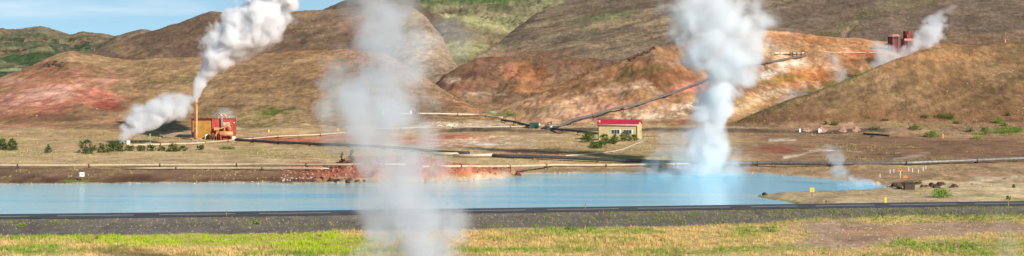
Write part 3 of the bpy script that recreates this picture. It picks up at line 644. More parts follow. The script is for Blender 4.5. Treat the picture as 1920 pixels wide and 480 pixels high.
lab = ['dark bushy shrub at the left end of the row before the slanting steam', 'tallest shrub of the row directly under the slanting steam', 'shrub at the foot of the slanting steam, right of the tallest one', 'low shrub just right of the steam foot in the row', 'flat shrub in front of the concrete pipe block', 'shrub right of the concrete pipe block', 'smallest shrub between the pipe block and the stack', 'dense rounded shrub left of the steel stack', 'low shrub left below the steel stack', 'low shrub in front of the red and ochre station']
for (x, y, w, h), l in zip(row, lab): bush('shrub', x, y, w, h, l, 'shrub', (52,70,28), (92,110,46), conic=.25)
bush('shrub', 425, 280, 30, 5, 'flat green shrub right below the station tank', 'shrub', (92,110,46), (116,128,58))
bush('pine_tree', 641, 304, 13, 20, 'smaller of the two slim dark pines behind the spoil heap', 'tree', (40,54,26), (66,84,38), conic=.45, n=500)
bush('pine_tree', 660, 304, 17, 26, 'taller of the two slim dark pines behind the spoil heap', 'tree', (40,54,26), (66,84,38), conic=.35, n=650)
hb = [(1103,266,28,19,'dark bush at the left corner of the red roofed building',1),(1112,278,20,11,'low bush in front, furthest left below the building',0),(1126,278,22,13,'low dark bush nearest the camera below the windows',0),(1134,269,20,18,'bush under the left window of the building',1),(1151,270,17,20,'tall bush between the two windows',1),(1172,264,20,18,'bush under the right window of the building',0),(1190,264,16,12,'low bush at the right corner of the building',0)]
for x, y, w, h, l, _ in hb: bush('bush', x, y, w, h, l, 'bush', (52,76,24), (88,116,40))
rb = [(1767,370,42,16,'bright green bush on the sand beside the road',(90,130,30),(130,168,48)),(1746,257,28,12,'rounded bright green bush on the brown flat at the right',(84,118,34),(116,146,50)),
 (1717,243,26,9,'green shrub left of the rounded bright bush',(84,104,44),(112,126,58)),(1640,243,22,7,'low shrub right of the spoil heaps',(84,104,44),(112,126,58)),
 (1564,235,18,8,'green shrub behind the spoil heaps',(76,100,36),(100,124,48)),(1548,234,10,8,'small green shrub at the left above the spoil heaps',(76,100,36),(100,124,48)),(1765,222,26,9,'long green shrub at the foot of the right hill',(76,96,38),(104,120,50)),(1782,223,16,10,'small shrub touching the long shrub on the right hill foot',(76,96,38),(104,120,50)),
 (1735,221,18,6,'low grey green shrub left of the long shrub',(96,106,62),(116,122,74)),(1794,232,14,6,'small low shrub below the long shrub',(90,106,50),(116,126,60)),
 (1871,231,20,10,'bright green shrub highest on the right',(90,124,36),(120,150,50)),(1884,236,14,6,'small bright shrub below the highest one',(90,124,36),(120,150,50)),(1847,252,18,14,'bright shrub at the left end of the right edge thicket',(84,118,34),(120,150,52)),(1880,250,40,12,'wide bright thicket by the right edge',(84,118,34),(124,152,54)),(1905,248,24,10,'bright shrub nearest the right edge',(84,118,34),(124,152,54)),
 (1832,260,24,6,'low lime green mat below the right edge thicket',(120,146,40),(146,166,56)),(1820,247,14,8,'dull green shrub left of the right edge thicket',(84,104,44),(112,126,58)),(1889,217,10,6,'small dark shrub on the slope at the far right',(60,76,34),(84,96,44)),
 (1636,257,10,4,'tiny shrub by the dark pipe pieces',(84,104,44),(104,120,54)),(1660,226,12,4,'tiny shrub on the right hill foot above the dark pipe pieces',(84,104,44),(104,120,54)),(1891,375,10,8,'small green weed bush by the thin stake near the right edge',(92,110,44),(120,136,56)),(1900,352,6,8,'small dark shrub on the brown bank by the right edge',(70,84,38),(92,104,50)),
 (481,420,16,7,'bright green clump alone on the gravel verge',(104,130,36),(140,160,54)),(40,425,18,5,'green clump on the gravel at the left edge',(104,130,36),(150,160,74))]
for x, y, w, h, l, c1, c2 in rb: bush('shrub', x, y, w, h, l, 'shrub', c1, c2, ls=.14)

# ------------------------------------------------------------------ pipelines
creamp = paint('cream_pipe', (196,178,146), .55, .0, .15, 1.2, .01)
greyp = paint('dull_alu_pipe', (132,126,120), .5, .35, .3, 1.5, .01)
darkp = paint('dark_pipe', (74,72,76), .6, .2, .3, 1.5, .01)
whitep = paint('white_pipe', (206,194,170), .5, 0, .12, 1.5, .01)
sup = paint('rusty_support', (92,72,58), .85, .1, .4, 3, .02)
conc = paint('concrete', (168,160,148), .9, 0, .25, 2, .02)
def pipe(name, pts, r, mat, label, step=10., lift=.45, cat='pipe', group=None, supports=True, steps=90):
    """pts: photo spots of the pipe; it follows the land on short trestles"""
    w = []
    for x, y in pts:
        p = place(x, y+lift*9)
        if w and abs(p.y-w[-1].y) > 60: p = Vector(((x-CX)/F*w[-1].y, w[-1].y, height((x-CX)/F*w[-1].y, w[-1].y)))
        w.append(p)
    # resample
    path = []
    for a, b in zip(w[:-1], w[1:]):
        n = max(2, int((b-a).length/3))
        for i in range(n): path.append(a.lerp(b, i/n))
    path.append(w[-1])
    A = np.array([tuple(p) for p in path]); zl = land(A[:, 0], A[:, 1])[0]
    z = np.maximum(zl+lift, A[:, 2]*0-99)
    k = min(15, len(z)//2*2-1)
    if k > 2:
        zp = np.pad(z, k//2, mode='edge'); zs = np.convolve(zp, np.ones(k)/k, 'valid'); z = np.maximum(zs, zl+r*.4)
        zp = np.pad(z, 2, mode='edge'); z = np.convolve(zp, np.ones(5)/5, 'valid')
    P3 = [Vector((A[i, 0], A[i, 1], z[i])) for i in range(len(z))]
    root = empty(name, P3[0]-Vector((0, 0, lift)), 0, label, cat, group); o0 = root.location
    MB().tube([p-o0 for p in P3], r, 8).build('pipe_run', mat, root)
    if supports:
        acc = step/2; ns = 0
        for i in range(1, len(P3)):
            acc += (P3[i]-P3[i-1]).length
            if acc > step and ns < steps:
                acc = 0; ns += 1; p = P3[i]-o0; g = zl[i]-o0.z-.15; d = (P3[i]-P3[i-1]).normalized(); s = Vector((-d.y, d.x, 0)).normalized()
                m = MB(); hw = r+.04
                for sg in (-1, 1): m.tube([p+s*hw*sg-Vector((0, 0, r*.2)), Vector((p.x, p.y, g))+s*hw*1.3*sg], .055, 6)
                m.tube([p-s*(hw+.1)-Vector((0, 0, r+.06)), p+s*(hw+.1)-Vector((0, 0, r+.06))], .09, 6)
                m.tube([p-d*.12, p+d*.12], r+.035, 10)
                m.build('support', sup, root)
    return root
pipe('pipeline', [(-300,312),(-100,311.5),(100,311),(300,310),(480,309.5),(640,309),(760,308.5)], .2, creamp, 'cream pipeline running along the bank above the left half of the pond', 11, .5)
pipe('pipeline', [(236,316),(330,315.5),(460,315),(620,313.5)], .15, creamp, 'thinner cream pipe just below the long cream pipeline on the left bank', 12, .3)
pipe('pipeline', [(790,309),(900,309),(1040,308.5),(1200,308.5),(1300,309),(1420,307.5)], .22, creamp, 'thin cream pipeline along the far shore in the middle', 11, .45)
pipe('pipeline', [(1330,310),(1420,307),(1560,307),(1700,305),(1800,302),(1920,298),(2060,294)], .34, greyp, 'thick grey pipeline crossing the brown flat at the right', 12, .55)
pipe('pipeline', [(442,262),(520,265.5),(600,269),(680,273),(760,279),(820,284),(880,287)], .3, darkp, 'dark pipeline slanting from the station towards the pond', 9, .55)
pipe('pipeline', [(922,290),(1000,293),(1080,297),(1160,301),(1250,305),(1330,308)], .3, darkp, 'dark pipeline sloping down in front of the red roofed building', 12, .6)
pipe('pipe_section', [(812,288),(882,288)], .3, whitep, 'upper of the two short white pipe sections left of the dark pipeline', 30, .35)
pipe('pipe_section', [(850,292),(924,291)], .3, whitep, 'lower of the two short white pipe sections joining the dark pipeline', 30, .35)
pipe('pipeline', [(240,273.5),(300,271),(370,267),(440,262.5),(520,257),(600,251),(665,245)], .2, creamp, 'pale pipeline rising past the front of the station', 9, .45)
pipe('pipeline', [(445,259.5),(480,258.5),(560,252)], .2, darkp, 'short dark pipe leaving the station to the right', 9, .4)
pipe('pipeline', [(750,211),(820,211.5),(895,213),(920,216),(942,221)], .22, whitep, 'white pipeline passing the brown tank', 12, .5)
pipe('pipeline', [(940,221),(965,226),(990,231),(1010,235)], .26, darkp, 'short dark pipeline between the white pipeline and the green cabin', 6, .8)
pipe('pipeline', [(700,241),(800,239.5),(900,238),(985,236)], .17, creamp, 'thin pale pipe below the brown tank', 12, .4)
pipe('pipeline', [(975,232),(1005,235),(1035,238)], .26, whitep, 'short white pipe joining the green cabin to the pipeline fork', 9, .6)
pipe('pipeline', [(1035,238),(1070,243),(1100,247),(1122,250)], .28, darkp, 'dark pipeline on trestles left of the red roofed building', 4.5, .9)
pipe('pipeline', [(1022,237),(1050,231),(1080,224),(1110,216),(1150,206),(1200,191),(1260,172),(1320,153),(1370,135),(1430,118),(1480,103),(1510,97)], .34, greyp, 'long grey pipeline climbing the ochre slope behind the building', 13, .9)
pipe('pipeline', [(1452,97),(1480,96),(1508,95)], .34, whitep, 'short white pipe at the top of the ochre slope', 5, .9)
pipe('pipeline', [(1545,97),(1580,97),(1620,97),(1655,97)], .13, whitep, 'white pipe ending at the red towers', 20, .3)
pipe('hose', [(1206,264),(1190,271),(1170,279),(1150,285),(1110,289),(1060,291.5)], .12, whitep, 'thin pale hose curving over the grass from the building corner', 12, .12, cat='hose', supports=False)
pipe('pipe_section', [(1619,250),(1645,252),(1668,254)], .22, darkp, 'black pipe piece lying on the brown flat', 20, .25, supports=False)
pipe('pipeline', [(1715,80),(1800,82),(1920,80),(2000,80)], .1, darkp, 'thin dark line crossing the slope right of the red towers', 20, .2, supports=False)

# steel trestle frame at the pipeline top
t = place(1494, 108); root = empty('pipe_trestle', t, 0, 'dark steel trestle carrying the pipe ends at the top of the ochre slope', 'trestle')
for i, x in enumerate((-3.2, -1.6, 0, 1.6)):
    m = MB()
    for y in (-.5, .5): m.box(x-.09, x+.09, y-.09, y+.09, -.6, 1.7)
    m.box(x-.11, x+.11, -.7, .7, 1.702, 1.86); m.build('support', sup, root)
MB().box(-3.5, 1.9, -.12, .12, 1.9, 2.08).build('beam', sup, root)

# ------------------------------------------------------------------ geothermal station
gd = place(398, 262.5)
def wall_top(px_h): return px_h*gd.y/F
sc = gd.y/F      # metres per photo pixel there
redp = paint('red_cladding', (188,72,58), .5, 0, .35, .9, .01, (1,1,.3), rib=3)
dred = paint('dark_red_trim', (112,26,28), .5, 0, .2, 1, .01)
ochre = paint('ochre_cladding', (184,134,52), .55, 0, .3, .8, .01, rib=4)
black = paint('shadowed_door', (28,28,34), .5, 0, .1, 1, .0)  # near-black because the shadow on the door is put into its colour
creamt = paint('cream_steel', (214,156,100), .45, .1, .4, 1, .01)
alu = paint('silver_pipe', (176,178,176), .35, .7, .2, 2, .01)
glass = paint('dark_glass', (66,74,80), .1, 0, .05, 1, 0)
whitef = paint('white_frame', (226,226,222), .5, 0, .1, 2, 0)
st = empty('power_station', gd, R(3), 'red and ochre geothermal station with pipes and a tank on its front', 'power station')
W0 = -39*sc; Wm = 0.0; W1 = 39*sc; Hh = 39*sc
MB().box(W0, Wm-.003, 0, 5.5, -.5, Hh).build('wall', dred, st, label='dark red framed left block')
MB().box(Wm, W1, -.4, 5.5, -.5, Hh-.02).build('wall', redp, st, label='bright red right block')
MB().box(W0+.3, W0+.85, -.06, .1, 1.9, Hh-.35).build('wall_panel', ochre, st)
MB().box(W0+1.35, Wm-.12, -.06, .1, .15, Hh-.35).build('wall_panel', ochre, st)
MB().box(W0+.25, W0+1.0, -.07, .1, .05, 1.85).build('door', black, st)
MB().box(W0-.1, Wm-.01, -.14, 5.6, Hh, Hh+.14).build('roof', dred, st)
MB().box(Wm, W1+.08, -.5, 5.6, Hh+.0, Hh+.12).build('roof', redp, st)
for x0, x1 in ((2.35, 2.95), (3.2, 4.1)):
    w = MB().box(x0-.06, x1+.06, -.46, -.38, Hh-1.55, Hh-.75).build('window', whitef, st)
    MB().box(x0, x1, -.49, -.44, Hh-1.49, Hh-.81).build('pane', paint('window_haze', (178,160,120), .3, 0, .1, 1, 0), w)
# tank lying in front
tk = MB().tube([(2.0, -1.7, 1.55), (2.1, -1.7, 1.55), (5.0, -1.7, 1.55), (5.1, -1.7, 1.55)], [.45, .62, .62, .45], 18).build('tank', creamt, st)
m = MB()
for x in (2.3, 4.7): m.box(x-.12, x+.12, -2.2, -1.2, -.3, 1.1)
m.build('tank_cradle', redp, st)
def arc(cx, cz, r, y, a0, a1, n=12): return [(cx+r*math.cos(R(a0+(a1-a0)*i/n)), y, cz+r*math.sin(R(a0+(a1-a0)*i/n))) for i in range(n+1)]
MB().tube(arc(1.75, Hh+.65, .62, -.9, 180, 0)+[(2.37, -.9, 4.0), (2.37, -.9, 2.6)], .27, 12).build('gooseneck_pipe', alu, st)
MB().tube([(1.1, 1.2, Hh)]+arc(2.2, Hh+.25, .95, 1.2, 180, 0)+[(3.15, 1.2, Hh)], .24, 12).build('exhaust_arc', creamt, st)
MB().tube([(3.0, -1.5, 2.1)]+arc(3.75, 2.7, .7, -1.5, 180, 0)+[(4.45, -1.5, 2.1)], .17, 10).build('pipe_arc', creamt, st)
MB().tube([(1.1, -.9, 0), (1.1, -.9, 2.3), (2.3, -.9, 2.9)], .16, 10).build('riser_pipe', creamt, st)
MB().tube([(1.65, -1.3, -.2), (1.65, -1.3, 2.6), (3.1, -1.3, 3.1)], .15, 10).build('riser_pipe', creamt, st)
MB().tube([(.2, -1.1, .2), (1.2, -1.1, 1.6), (1.35, -1.1, 2.6), (1.9, -1.1, 2.9)], .17, 10).build('riser_pipe', creamt, st)
MB().box(.6, 1.7, -1.5, -.45, 2.35, 3.05).build('valve_housing', creamt, st)
MB().tube([(-.9, -1.5, .75), (-.5, -1.1, .75)], .62, 14).build('fan_drum', paint('dark_machine', (58,50,50), .6, .3, .3, 3, .01), st)
MB().tube([(-1.5, -1.3, .3), (-1.4, -1.3, 1.1), (-1.0, -1.3, 1.4)], .16, 10).build('elbow_pipe', whitef, st)
m = MB(); m.box(-1.6, 2.0, -2.0, -.45, -.1, .12)
for x in (-1.6, -.4, .8, 2.0): m.box(x-.03, x+.03, -2.0, -1.94, .12, 1.0)
m.box(-1.6, 2.0, -2.0, -1.95, .96, 1.02); m.build('walkway', sup, st)
MB().box(4.9, 5.6, -1.6, -.5, -.2, .95).build('junction_box', whitef, st)
MB().box(2.6, 4.6, -1.0, -.45, -.2, .9).build('pump_skid', redp, st)
MB().box(5.05, 5.35, -.7, -.5, Hh-.9, Hh-.7).build('lamp', whitef, st)
# stack
sp_ = place(367.5, 263.5); hs_ = (263.5-186)*sp_.y/F
ch = empty('chimney', sp_, 0, 'tall cream steel stack with steam, left of the station front', 'chimney')
MB().tube([(0,0,-.3),(0,0,2.2),(0,0,2.3),(0,0,hs_-.9)], [.5,.5,.44,.4], 16).build('shaft', creamt, ch)
MB().tube([(0,0,hs_-1.0),(0,0,hs_-.95),(0,0,hs_-.02),(0,0,hs_)], [.4,.47,.47,.44], 16).build('collar', paint('pinkish_steel', (196,146,122), .5, .1, .2, 2, .01), ch)
MB().box(-.8, .8, -.8, .8, -.5, .25).build('footing', conc, ch)
m = MB()
for x in (-.14, .14): m.box(x-.02, x+.02, -.62, -.57, .3, hs_-1.0)
for i in range(24): m.box(-.12, .12, -.61, -.58, .5+i*(hs_-1.8)/24, .54+i*(hs_-1.8)/24)
m.build('ladder', sup, ch)
for z in (3.2, 5.4, 7.4): MB().tube([(0,0,z),(0,0,z+.09)], .49, 16).build('band', creamt, ch)
# wellhead at the slanting steam
w = place(236, 271); wh = empty('wellhead', w, 0, 'small whitish wellhead with thin masts at the foot of the slanting steam', 'wellhead')
MB().box(-1.2, -.1, -.4, .4, -.3, .55).build('base', conc, wh); MB().box(.25, .9, -.3, .3, -.3, .9).build('valve_block', whitef, wh)
for x in (-.9, 1.6, 2.6): MB().tube([(x, 0, -.2), (x, 0, 1.9)], .035, 6).build('mast', greyp, wh)
b = place(279.5, 274); bl = MB().box(-.95, .95, -.6, .6, -.3, .6)
bl.box(-.5, .5, -.4, .4, .602, .75); o = bl.build('pipe_anchor', conc, label='grey concrete anchor block on the pale pipeline', cat='concrete block'); o.location = b
m = MB().tube([(0, 0, -.2), (0, 0, 2.4)], .06, 7); m.box(-.16, .16, -.05, .05, 1.6, 2.5); o = m.build('marker_post', paint('pale_green_paint', (140,160,110), .6, 0, .2, 2, 0), label='pale green marker post rising behind the concrete anchor block', cat='post'); o.location = place(281.5, 272)

# ------------------------------------------------------------------ red roofed building
hp = place(1159, 262.5); sh = hp.y/F
ho = empty('building', hp, R(-13), 'long beige building with a red roof and two windows', 'building')
Lh = 76*sh/math.cos(R(9)); Wd = 7.0; Hw = 29.5*sh; Hr = 37.0*sh
x0, x1 = -Lh/2, Lh/2-.3
beige = paint('beige_cladding', (206,188,134), .6, 0, .12, .5, .01, rib=5)
m = MB(); m.box(x0, x1, 0, Wd, -.5, Hw)
m.add([(x0,0,Hw),(x0,Wd,Hw),(x0,Wd/2,Hr-.05)], [(0,2,1)]); m.add([(x1,0,Hw),(x1,Wd,Hw),(x1,Wd/2,Hr-.05)], [(0,1,2)])
m.build('wall', beige, ho)
rr_ = MB(); e = .3; y_e = -.35; ze = Hw-.1
sl = (Hr-Hw)/(Wd/2); t_ = .12
for s in (0, 1):
    ya = y_e if s == 0 else Wd-y_e
    P_ = [(x0-e, ya, Hw+sl*y_e), (x1+e, ya, Hw+sl*y_e), (x1+e, Wd/2, Hr), (x0-e, Wd/2, Hr)]
    P2 = [(a, b_, c+t_) for a, b_, c in P_]
    rr_.add(P_+P2, [(0,3,2,1),(4,5,6,7),(0,1,5,4),(1,2,6,5),(3,0,4,7)])
rf = rr_.build('roof', paint('red_roof', (214,40,62), .45, 0, .12, .8, .01, rib=4), ho)
MB().tube([(x1-1.7, Wd/2-.6, Hr-.2), (x1-1.7, Wd/2-.6, Hr+.35)], .12, 8).build('vent', darkp, rf)
MB().tube([(x0-.28, -.42, Hw-.14), (x1+.28, -.42, Hw-.14)], .07, 8).build('gutter', whitef, ho)
for x in (x0+.12, x1-.1): MB().box(x-.09, x+.09, -.07, -.005, -.3, Hw-.2).build('downpipe', paint('brown_trim', (112,66,48), .6, 0, .2, 2, 0), ho)
for xc in (x0+4.15, x0+6.95):
    fr = MB().box(xc-1.05, xc+1.05, -.05, .06, 1.35, 2.45); fw = fr.build('window', whitef, ho)
    for k in range(3):
        a = xc-.95+k*.64; MB().box(a, a+.56, -.08, -.03, 1.45, 2.35).build('pane', glass, fw)
    MB().box(xc+.98, xc+1.2, -.06, .0, 1.3, 2.5).build('shutter', whitef, fw)
for yc in (2.1, 4.6):
    fw = MB().box(x1-.05, x1+.06, yc-.45, yc+.45, 1.35, 2.3).build('window', whitef, ho)
    MB().box(x1+.04, x1+.08, yc-.36, yc+.36, 1.43, 2.22).build('pane', paint('grey_glass', (120,128,136), .15, 0, .05, 1, 0), fw)
o = MB().tube([(0,0,-.1),(0,0,.35)], .05, 8).tube([(-.25,0,.35),(.1,0,.45)], [.22,.05], 10).build('lamp', whitef, ho, label='white floodlight on the left roof corner'); o.location = (x0+.4, .3, Hw+.3)
st_ = MB().box(x1-.2, x1+1.6, 7.2-6.9, 1.5, -.3, .25).build('doorstep', conc, ho)
m = MB()
for x in (0, 1.3, 2.6, 3.9): m.box(x-.04, x+.04, -.04, .04, -.3, .8)
m.box(-.04, 3.94, -.03, .03, .72, .8); o = m.build('railing', sup, label='low dark rail right of the red roofed building', cat='railing'); o.location = place(1206, 262)

# ------------------------------------------------------------------ red towers on the hill
rust = paint('rusty_red_steel', (132,84,82), .7, .1, .35, .5, .02, (1, 1, .25)); rustd = paint('dark_rust', (78,38,38), .7, .1, .35, .5, .02); rustl = paint('rust_pink_roof', (202,140,124), .7, 0, .3, 1, .02)
rbr = paint('bright_rust', (134,60,50), .65, .1, .35, .6, .02)
tp = place(1677, 97.5); s_ = tp.y/F
tw = empty('steam_separator', tp, R(-8), 'tall faded red eight sided tower with a peaked cap, left of the pair', 'tower')
def prism(n, r0, r1, z0, z1, rot=.0, sy=1.):
    vs = [(r0*math.cos(2*math.pi*k/n+rot), r0*sy*math.sin(2*math.pi*k/n+rot), z0) for k in range(n)]+[(r1*math.cos(2*math.pi*k/n+rot), r1*sy*math.sin(2*math.pi*k/n+rot), z1) for k in range(n)]
    return vs, [tuple(range(n-1, -1, -1)), tuple(range(n, 2*n))]+[(k, (k+1) % n, n+(k+1) % n, n+k) for k in range(n)]
hw = 12.2*s_; ht = 31*s_
MB().add(*prism(8, hw, hw*.97, -1, ht*.93, R(22.5))).build('shell', rust, tw)
MB().add(*prism(8, hw*1.04, hw*.55, ht*.93, ht*1.07, R(22.5))).build('cap', rustl, tw)
m = MB()
for k in range(8):
    a = R(22.5+45*k); x, y = hw*1.0*math.cos(a), hw*1.0*math.sin(a); m.box(x-.07, x+.07, y-.07, y+.07, -.8, ht*.93)
m.build('rib', rustd, tw)
for x in (-.9, .1, 1.0): MB().box(x-.22, x+.22, -hw*.93-.1, -hw*.93+.1, ht*.78, ht*.9).build('hatch', rustd, tw)
MB().tube([(hw*.75, -.3, ht*.9), (hw*.75, -.3, ht*1.25)], .04, 6).build('antenna', darkp, tw)
tp2 = place(1702, 94.5); tw2 = empty('steam_separator', tp2, R(12), 'darker red block with a raised drum, right of the pair of towers', 'tower'); s_ = tp2.y/F
MB().box(-10.5*s_, 10.5*s_, -1.8, 1.8, -1, 22*s_).build('shell', rust, tw2)
MB().add(*prism(10, 8.6*s_, 8.9*s_, 22*s_+.004, 36*s_)).build('drum', rbr, tw2)
MB().box(-11*s_, 11*s_, -1.95, -1.85, 18*s_, 22*s_).build('parapet', rustl, tw2)
MB().box(-10.7*s_, -4*s_, -1.9, -1.8, -.5, 17*s_).build('shaded_face', rustd, tw2)  # dark panel added to imitate the tower's shaded left face
MB().tube([(-4.5*s_, -1.9, 20*s_), (-4.5*s_, -1.9, 30*s_)], .1, 8).build('pipe_stub', creamt, tw2)
m = MB().box(-1.3, 1.3, -.7, .7, -.6, 1.3); m.box(-1.4, 1.4, -.8, .8, 1.302, 1.42); m.box(1.32, 2.0, -.6, .6, -.6, .6)
o = m.build('instrument_hut', whitef, label='small white box at the foot of the darker red tower', cat='hut'); o.location = place(1713, 95)
m = MB(); m.box(-8, 8, -.3, .3, -.3, .5); o = m.build('retaining_wall', sup, label='low dark wall left of the faded red tower', cat='wall'); o.location = place(1650, 92); 

# tanks and cabin
def tank(x, y, wpx, hpx, col, label, mname):
    p = place(x, y); s = p.y/F; rt = empty('storage_tank', p, 0, label, 'tank'); r = wpx*s/2; h = hpx*s
    MB().tube([(0,0,-.4),(0,0,h)], r, 24).build('shell', paint(mname, col, .6, .2, .3, .8, .02), rt)
    MB().tube([(0,0,h),(0,0,h+.08),(0,0,h+.2)], [r*1.05, r*1.05, r*.3], 24).build('lid', paint(mname+'_lid', tuple(v*.8 for v in col), .6, .2, .3, .8, .02), rt)
    MB().tube([(-r*.45,-r*.93,0),(-r*.45,-r*.93,h*.7)], .1, 8).build('ladder', whitef, rt)
    MB().box(-r*.75, -r*.25, -r*1.3, -r*.9, -.3, h*.4).build('valve_box', whitef, rt)
tank(775, 213, 16, 14, (110,74,62), 'dark brown cylindrical tank behind the white pipeline', 'brown_tank')
tank(723, 213, 14, 14, (160,96,92), 'pinkish tank half hidden in the front steam', 'pink_tank')
p = place(1002, 241); cb = empty('cabin', p, R(-6), 'small dark green cabin among the pipelines', 'cabin'); s = p.y/F
MB().box(-9*s, 7*s, 0, 2., -.3, 10*s).build('wall', paint('green_paint', (38,84,70), .5, 0, .15, 1, .01), cb)
MB().box(-9.6*s, 7.6*s, -.12, 2.1, 10*s+.003, 11.2*s).build('roof', paint('green_roof', (60,104,88), .5, 0, .15, 1, .01), cb)
MB().box(8.2*s, 10.2*s, .2, 1.2, -.3, 9*s).build('meter_box', whitef, cb); MB().box(-1.5*s, 2*s, -.04, .05, 0, 7*s).build('door', paint('green_door', (30,66,58), .5, 0, .1, 1, 0), cb)
p = place(966, 232); m = MB().tube([(0,0,-.3),(0,0,2.6)], [.07, .05], 8); m.box(-.25, .25, -.04, .04, 2.3, 2.4); o = m.build('mast', darkp, label='thin dark mast beside the short dark pipeline', cat='mast'); o.location = p
p = place(1031, 241); m = MB().box(-.9, .9, -.5, .5, -.3, .9); m.tube([(-.5,0,.9),(-.5,0,1.6)], .12, 8).tube([(.4,0,.9),(.4,0,1.9)], .1, 8).tube([(-.5,0,1.6),(.4,0,1.6)], .1, 8)
o = m.build('valve_station', darkp, label='dark valve block where the pipelines fork right of the green cabin', cat='valve'); o.location = p
# spoil heaps on the flat
heapm = paint('heap_earth', (176,136,116), .95, 0, .35, .9, .15)
for x, y, wpx, hpx, lb in ((1513,248,26,10,'left of the two large pinkish brown earth heaps'), (1541,248,34,12,'right of the two large pinkish brown earth heaps, behind the white posts'), (1584,248,30,9,'wide low earth heap right of the white posts'), (1606,248,26,11,'pointed earth heap furthest right')):
    p = place(x, y); s = p.y/F; n = 26; V_ = []; Fa = []
    for i in range(n):
        for j in range(n):
            a, b = (i/(n-1)*2-1)*1.15, (j/(n-1)*2-1)*1.15; r = math.hypot(a, b)
            z = max(0, 1-r)**.75*(1+.35*float(vnoise(np.array([a*3+x]), np.array([b*3.])) [0]))+.06*float(vnoise(np.array([a*11+x]), np.array([b*11.]))[0])-.06
            V_.append((a*wpx*s/2, b*wpx*s*.4+1.5, z*hpx*s))
    for i in range(n-1):
        for j in range(n-1): Fa.append((i*n+j, (i+1)*n+j, (i+1)*n+j+1, i*n+j+1))
    me = bpy.data.meshes.new('earth_heap'); me.from_pydata(V_, [], Fa); me.polygons.foreach_set('use_smooth', [True]*len(Fa)); me.update()
    o = link('earth_heap', me, heapm, label=lb, cat='heap'); o.location = p
# concrete box in the outcrop
p = place(1706, 356); m = MB(); m.box(-.75, .75, 0, .9, -.3, .95); m.box(-.85, .85, -.1, 1., .952, 1.06); o = m.build('concrete_box', paint('old_dark_concrete', (78,64,54), .9, 0, .3, 2, .02), label='small dark concrete box set in the outcrop right of the pond', cat='box'); o.location = p

# ------------------------------------------------------------------ signs, posts
yel = paint('yellow_sign', (246,196,20), .5, 0, .08, 2, 0); ora = paint('orange_sign', (244,130,24), .5, 0, .08, 2, 0); wsg = paint('white_sign', (236,236,236), .5, 0, .06, 2, 0)
wood = paint('wood_stake', (156,116,72), .85, 0, .3, 4, .01); dk = paint('dark_mark', (34,32,32), .6, 0, 0, 1, 0)
def sign(x, y, hpx, wpx, bpx, mat, label, shape='square', mark=None, post=wood):
    p = place(x, y); s = p.y/F; rt = empty('warning_sign', p, 0, label, 'sign'); h = hpx*s; w = wpx*s; b = bpx*s
    MB().tube([(0,0,-.3),(0,0,h-b*.3)], .06, 8).build('post', post, rt)
    if shape == 'square': bo = MB().box(-w/2, w/2, -.09, -.06, h-b, h).build('board', mat, rt)
    else:
        v = [(-w/2,-.09,h-b),(w/2,-.09,h-b),(0,-.09,h),(-w/2,-.06,h-b),(w/2,-.06,h-b),(0,-.06,h)]
        bo = MB().add(v, [(0,1,2),(3,5,4),(0,3,4,1),(1,4,5,2),(2,5,3,0)]).build('board', mat, rt)
    if mark: MB().box(-w*.12, w*.12, -.096, -.091, h-b*.68, h-b*.35).build('symbol', mark, bo)
    return rt
sign(154, 339, 16, 9, 8, wsg, 'small white square sign on the left shore of the pond', mark=dk)
sign(1522.5, 369, 17, 8, 8, yel, 'yellow square sign on the sandy spit by the pond', mark=ora)
sign(1688, 334, 20, 10, 7, ora, 'orange triangular warning sign on a pale post behind the outcrop', 'tri', dk, whitef)
sign(1698, 335, 7, 9, 5, ora, 'low orange triangular sign close to the ground beside the taller one', 'tri', None)
sign(1458, 0, 1, 1, 1, yel, 'x') if False else None
def post(x, y, hpx, r, mat, label, band=None, group=None):
    p = place(x, y); s = p.y/F; h = hpx*s; rt = empty('marker_post', p, 0, label, 'post', group)
    MB().box(-r, r, -r*.6, r*.6, -.3, h).build('shaft', mat, rt)
    m = MB(); m.add([(-r,-r*.6,h+.002),(r,-r*.6,h+.002),(r,r*.6,h+.002),(-r,r*.6,h+.002),(0,0,h+r)], [(0,1,4),(1,2,4),(2,3,4),(3,0,4),(3,2,1,0)]); m.build('tip', band or mat, rt)
post(1660, 380, 9, .14, yel, 'short thick yellow roadside post at the right')
post(1097.5, 392, 13, .04, wood, 'thin stake between pond and road below the building')
post(417, 399, 15, .04, yel, 'thin yellow stake between pond and road on the left')
post(424.5, 406, 12, .035, wood, 'thin wooden stake on the near road edge at the left')
post(1131.5, 404, 10, .04, wood, 'thin wooden stake on the near road edge in the middle')
post(1891, 386, 13, .06, wood, 'brown wooden stake on the near road edge by the right edge')
post(396, 341, 12, .03, wood, 'thin yellowish stake on the left shore of the pond')
post(1768, 259, 6, .16, ora, 'small orange and white marker on the brown flat at the right', whitef)
post(504, 248, 4, .2, yel, 'small yellow marker right of the station'); post(634, 246, 5, .14, yel, 'small yellow marker left of the front steam')
post(1885, 80, 6, .16, yel, 'small yellow marker on the crest at the far right')
post(1500, 248, 6, .22, whitef, 'left white post before the spoil heaps'); post(1536, 249, 7, .24, whitef, 'right white post before the spoil heaps'); post(1539.5, 249, 6, .12, whitef, 'thin white post touching the right white post')
for i, (x, y) in enumerate([(1650,333),(1669,325),(1676,324),(1704,321),(1711,323),(1722,325),(1731,321),(1736,318)]): post(x, y, 7, .045, whitef, 'thin white stake of the string line behind the orange sign', group='white stakes of the string line')

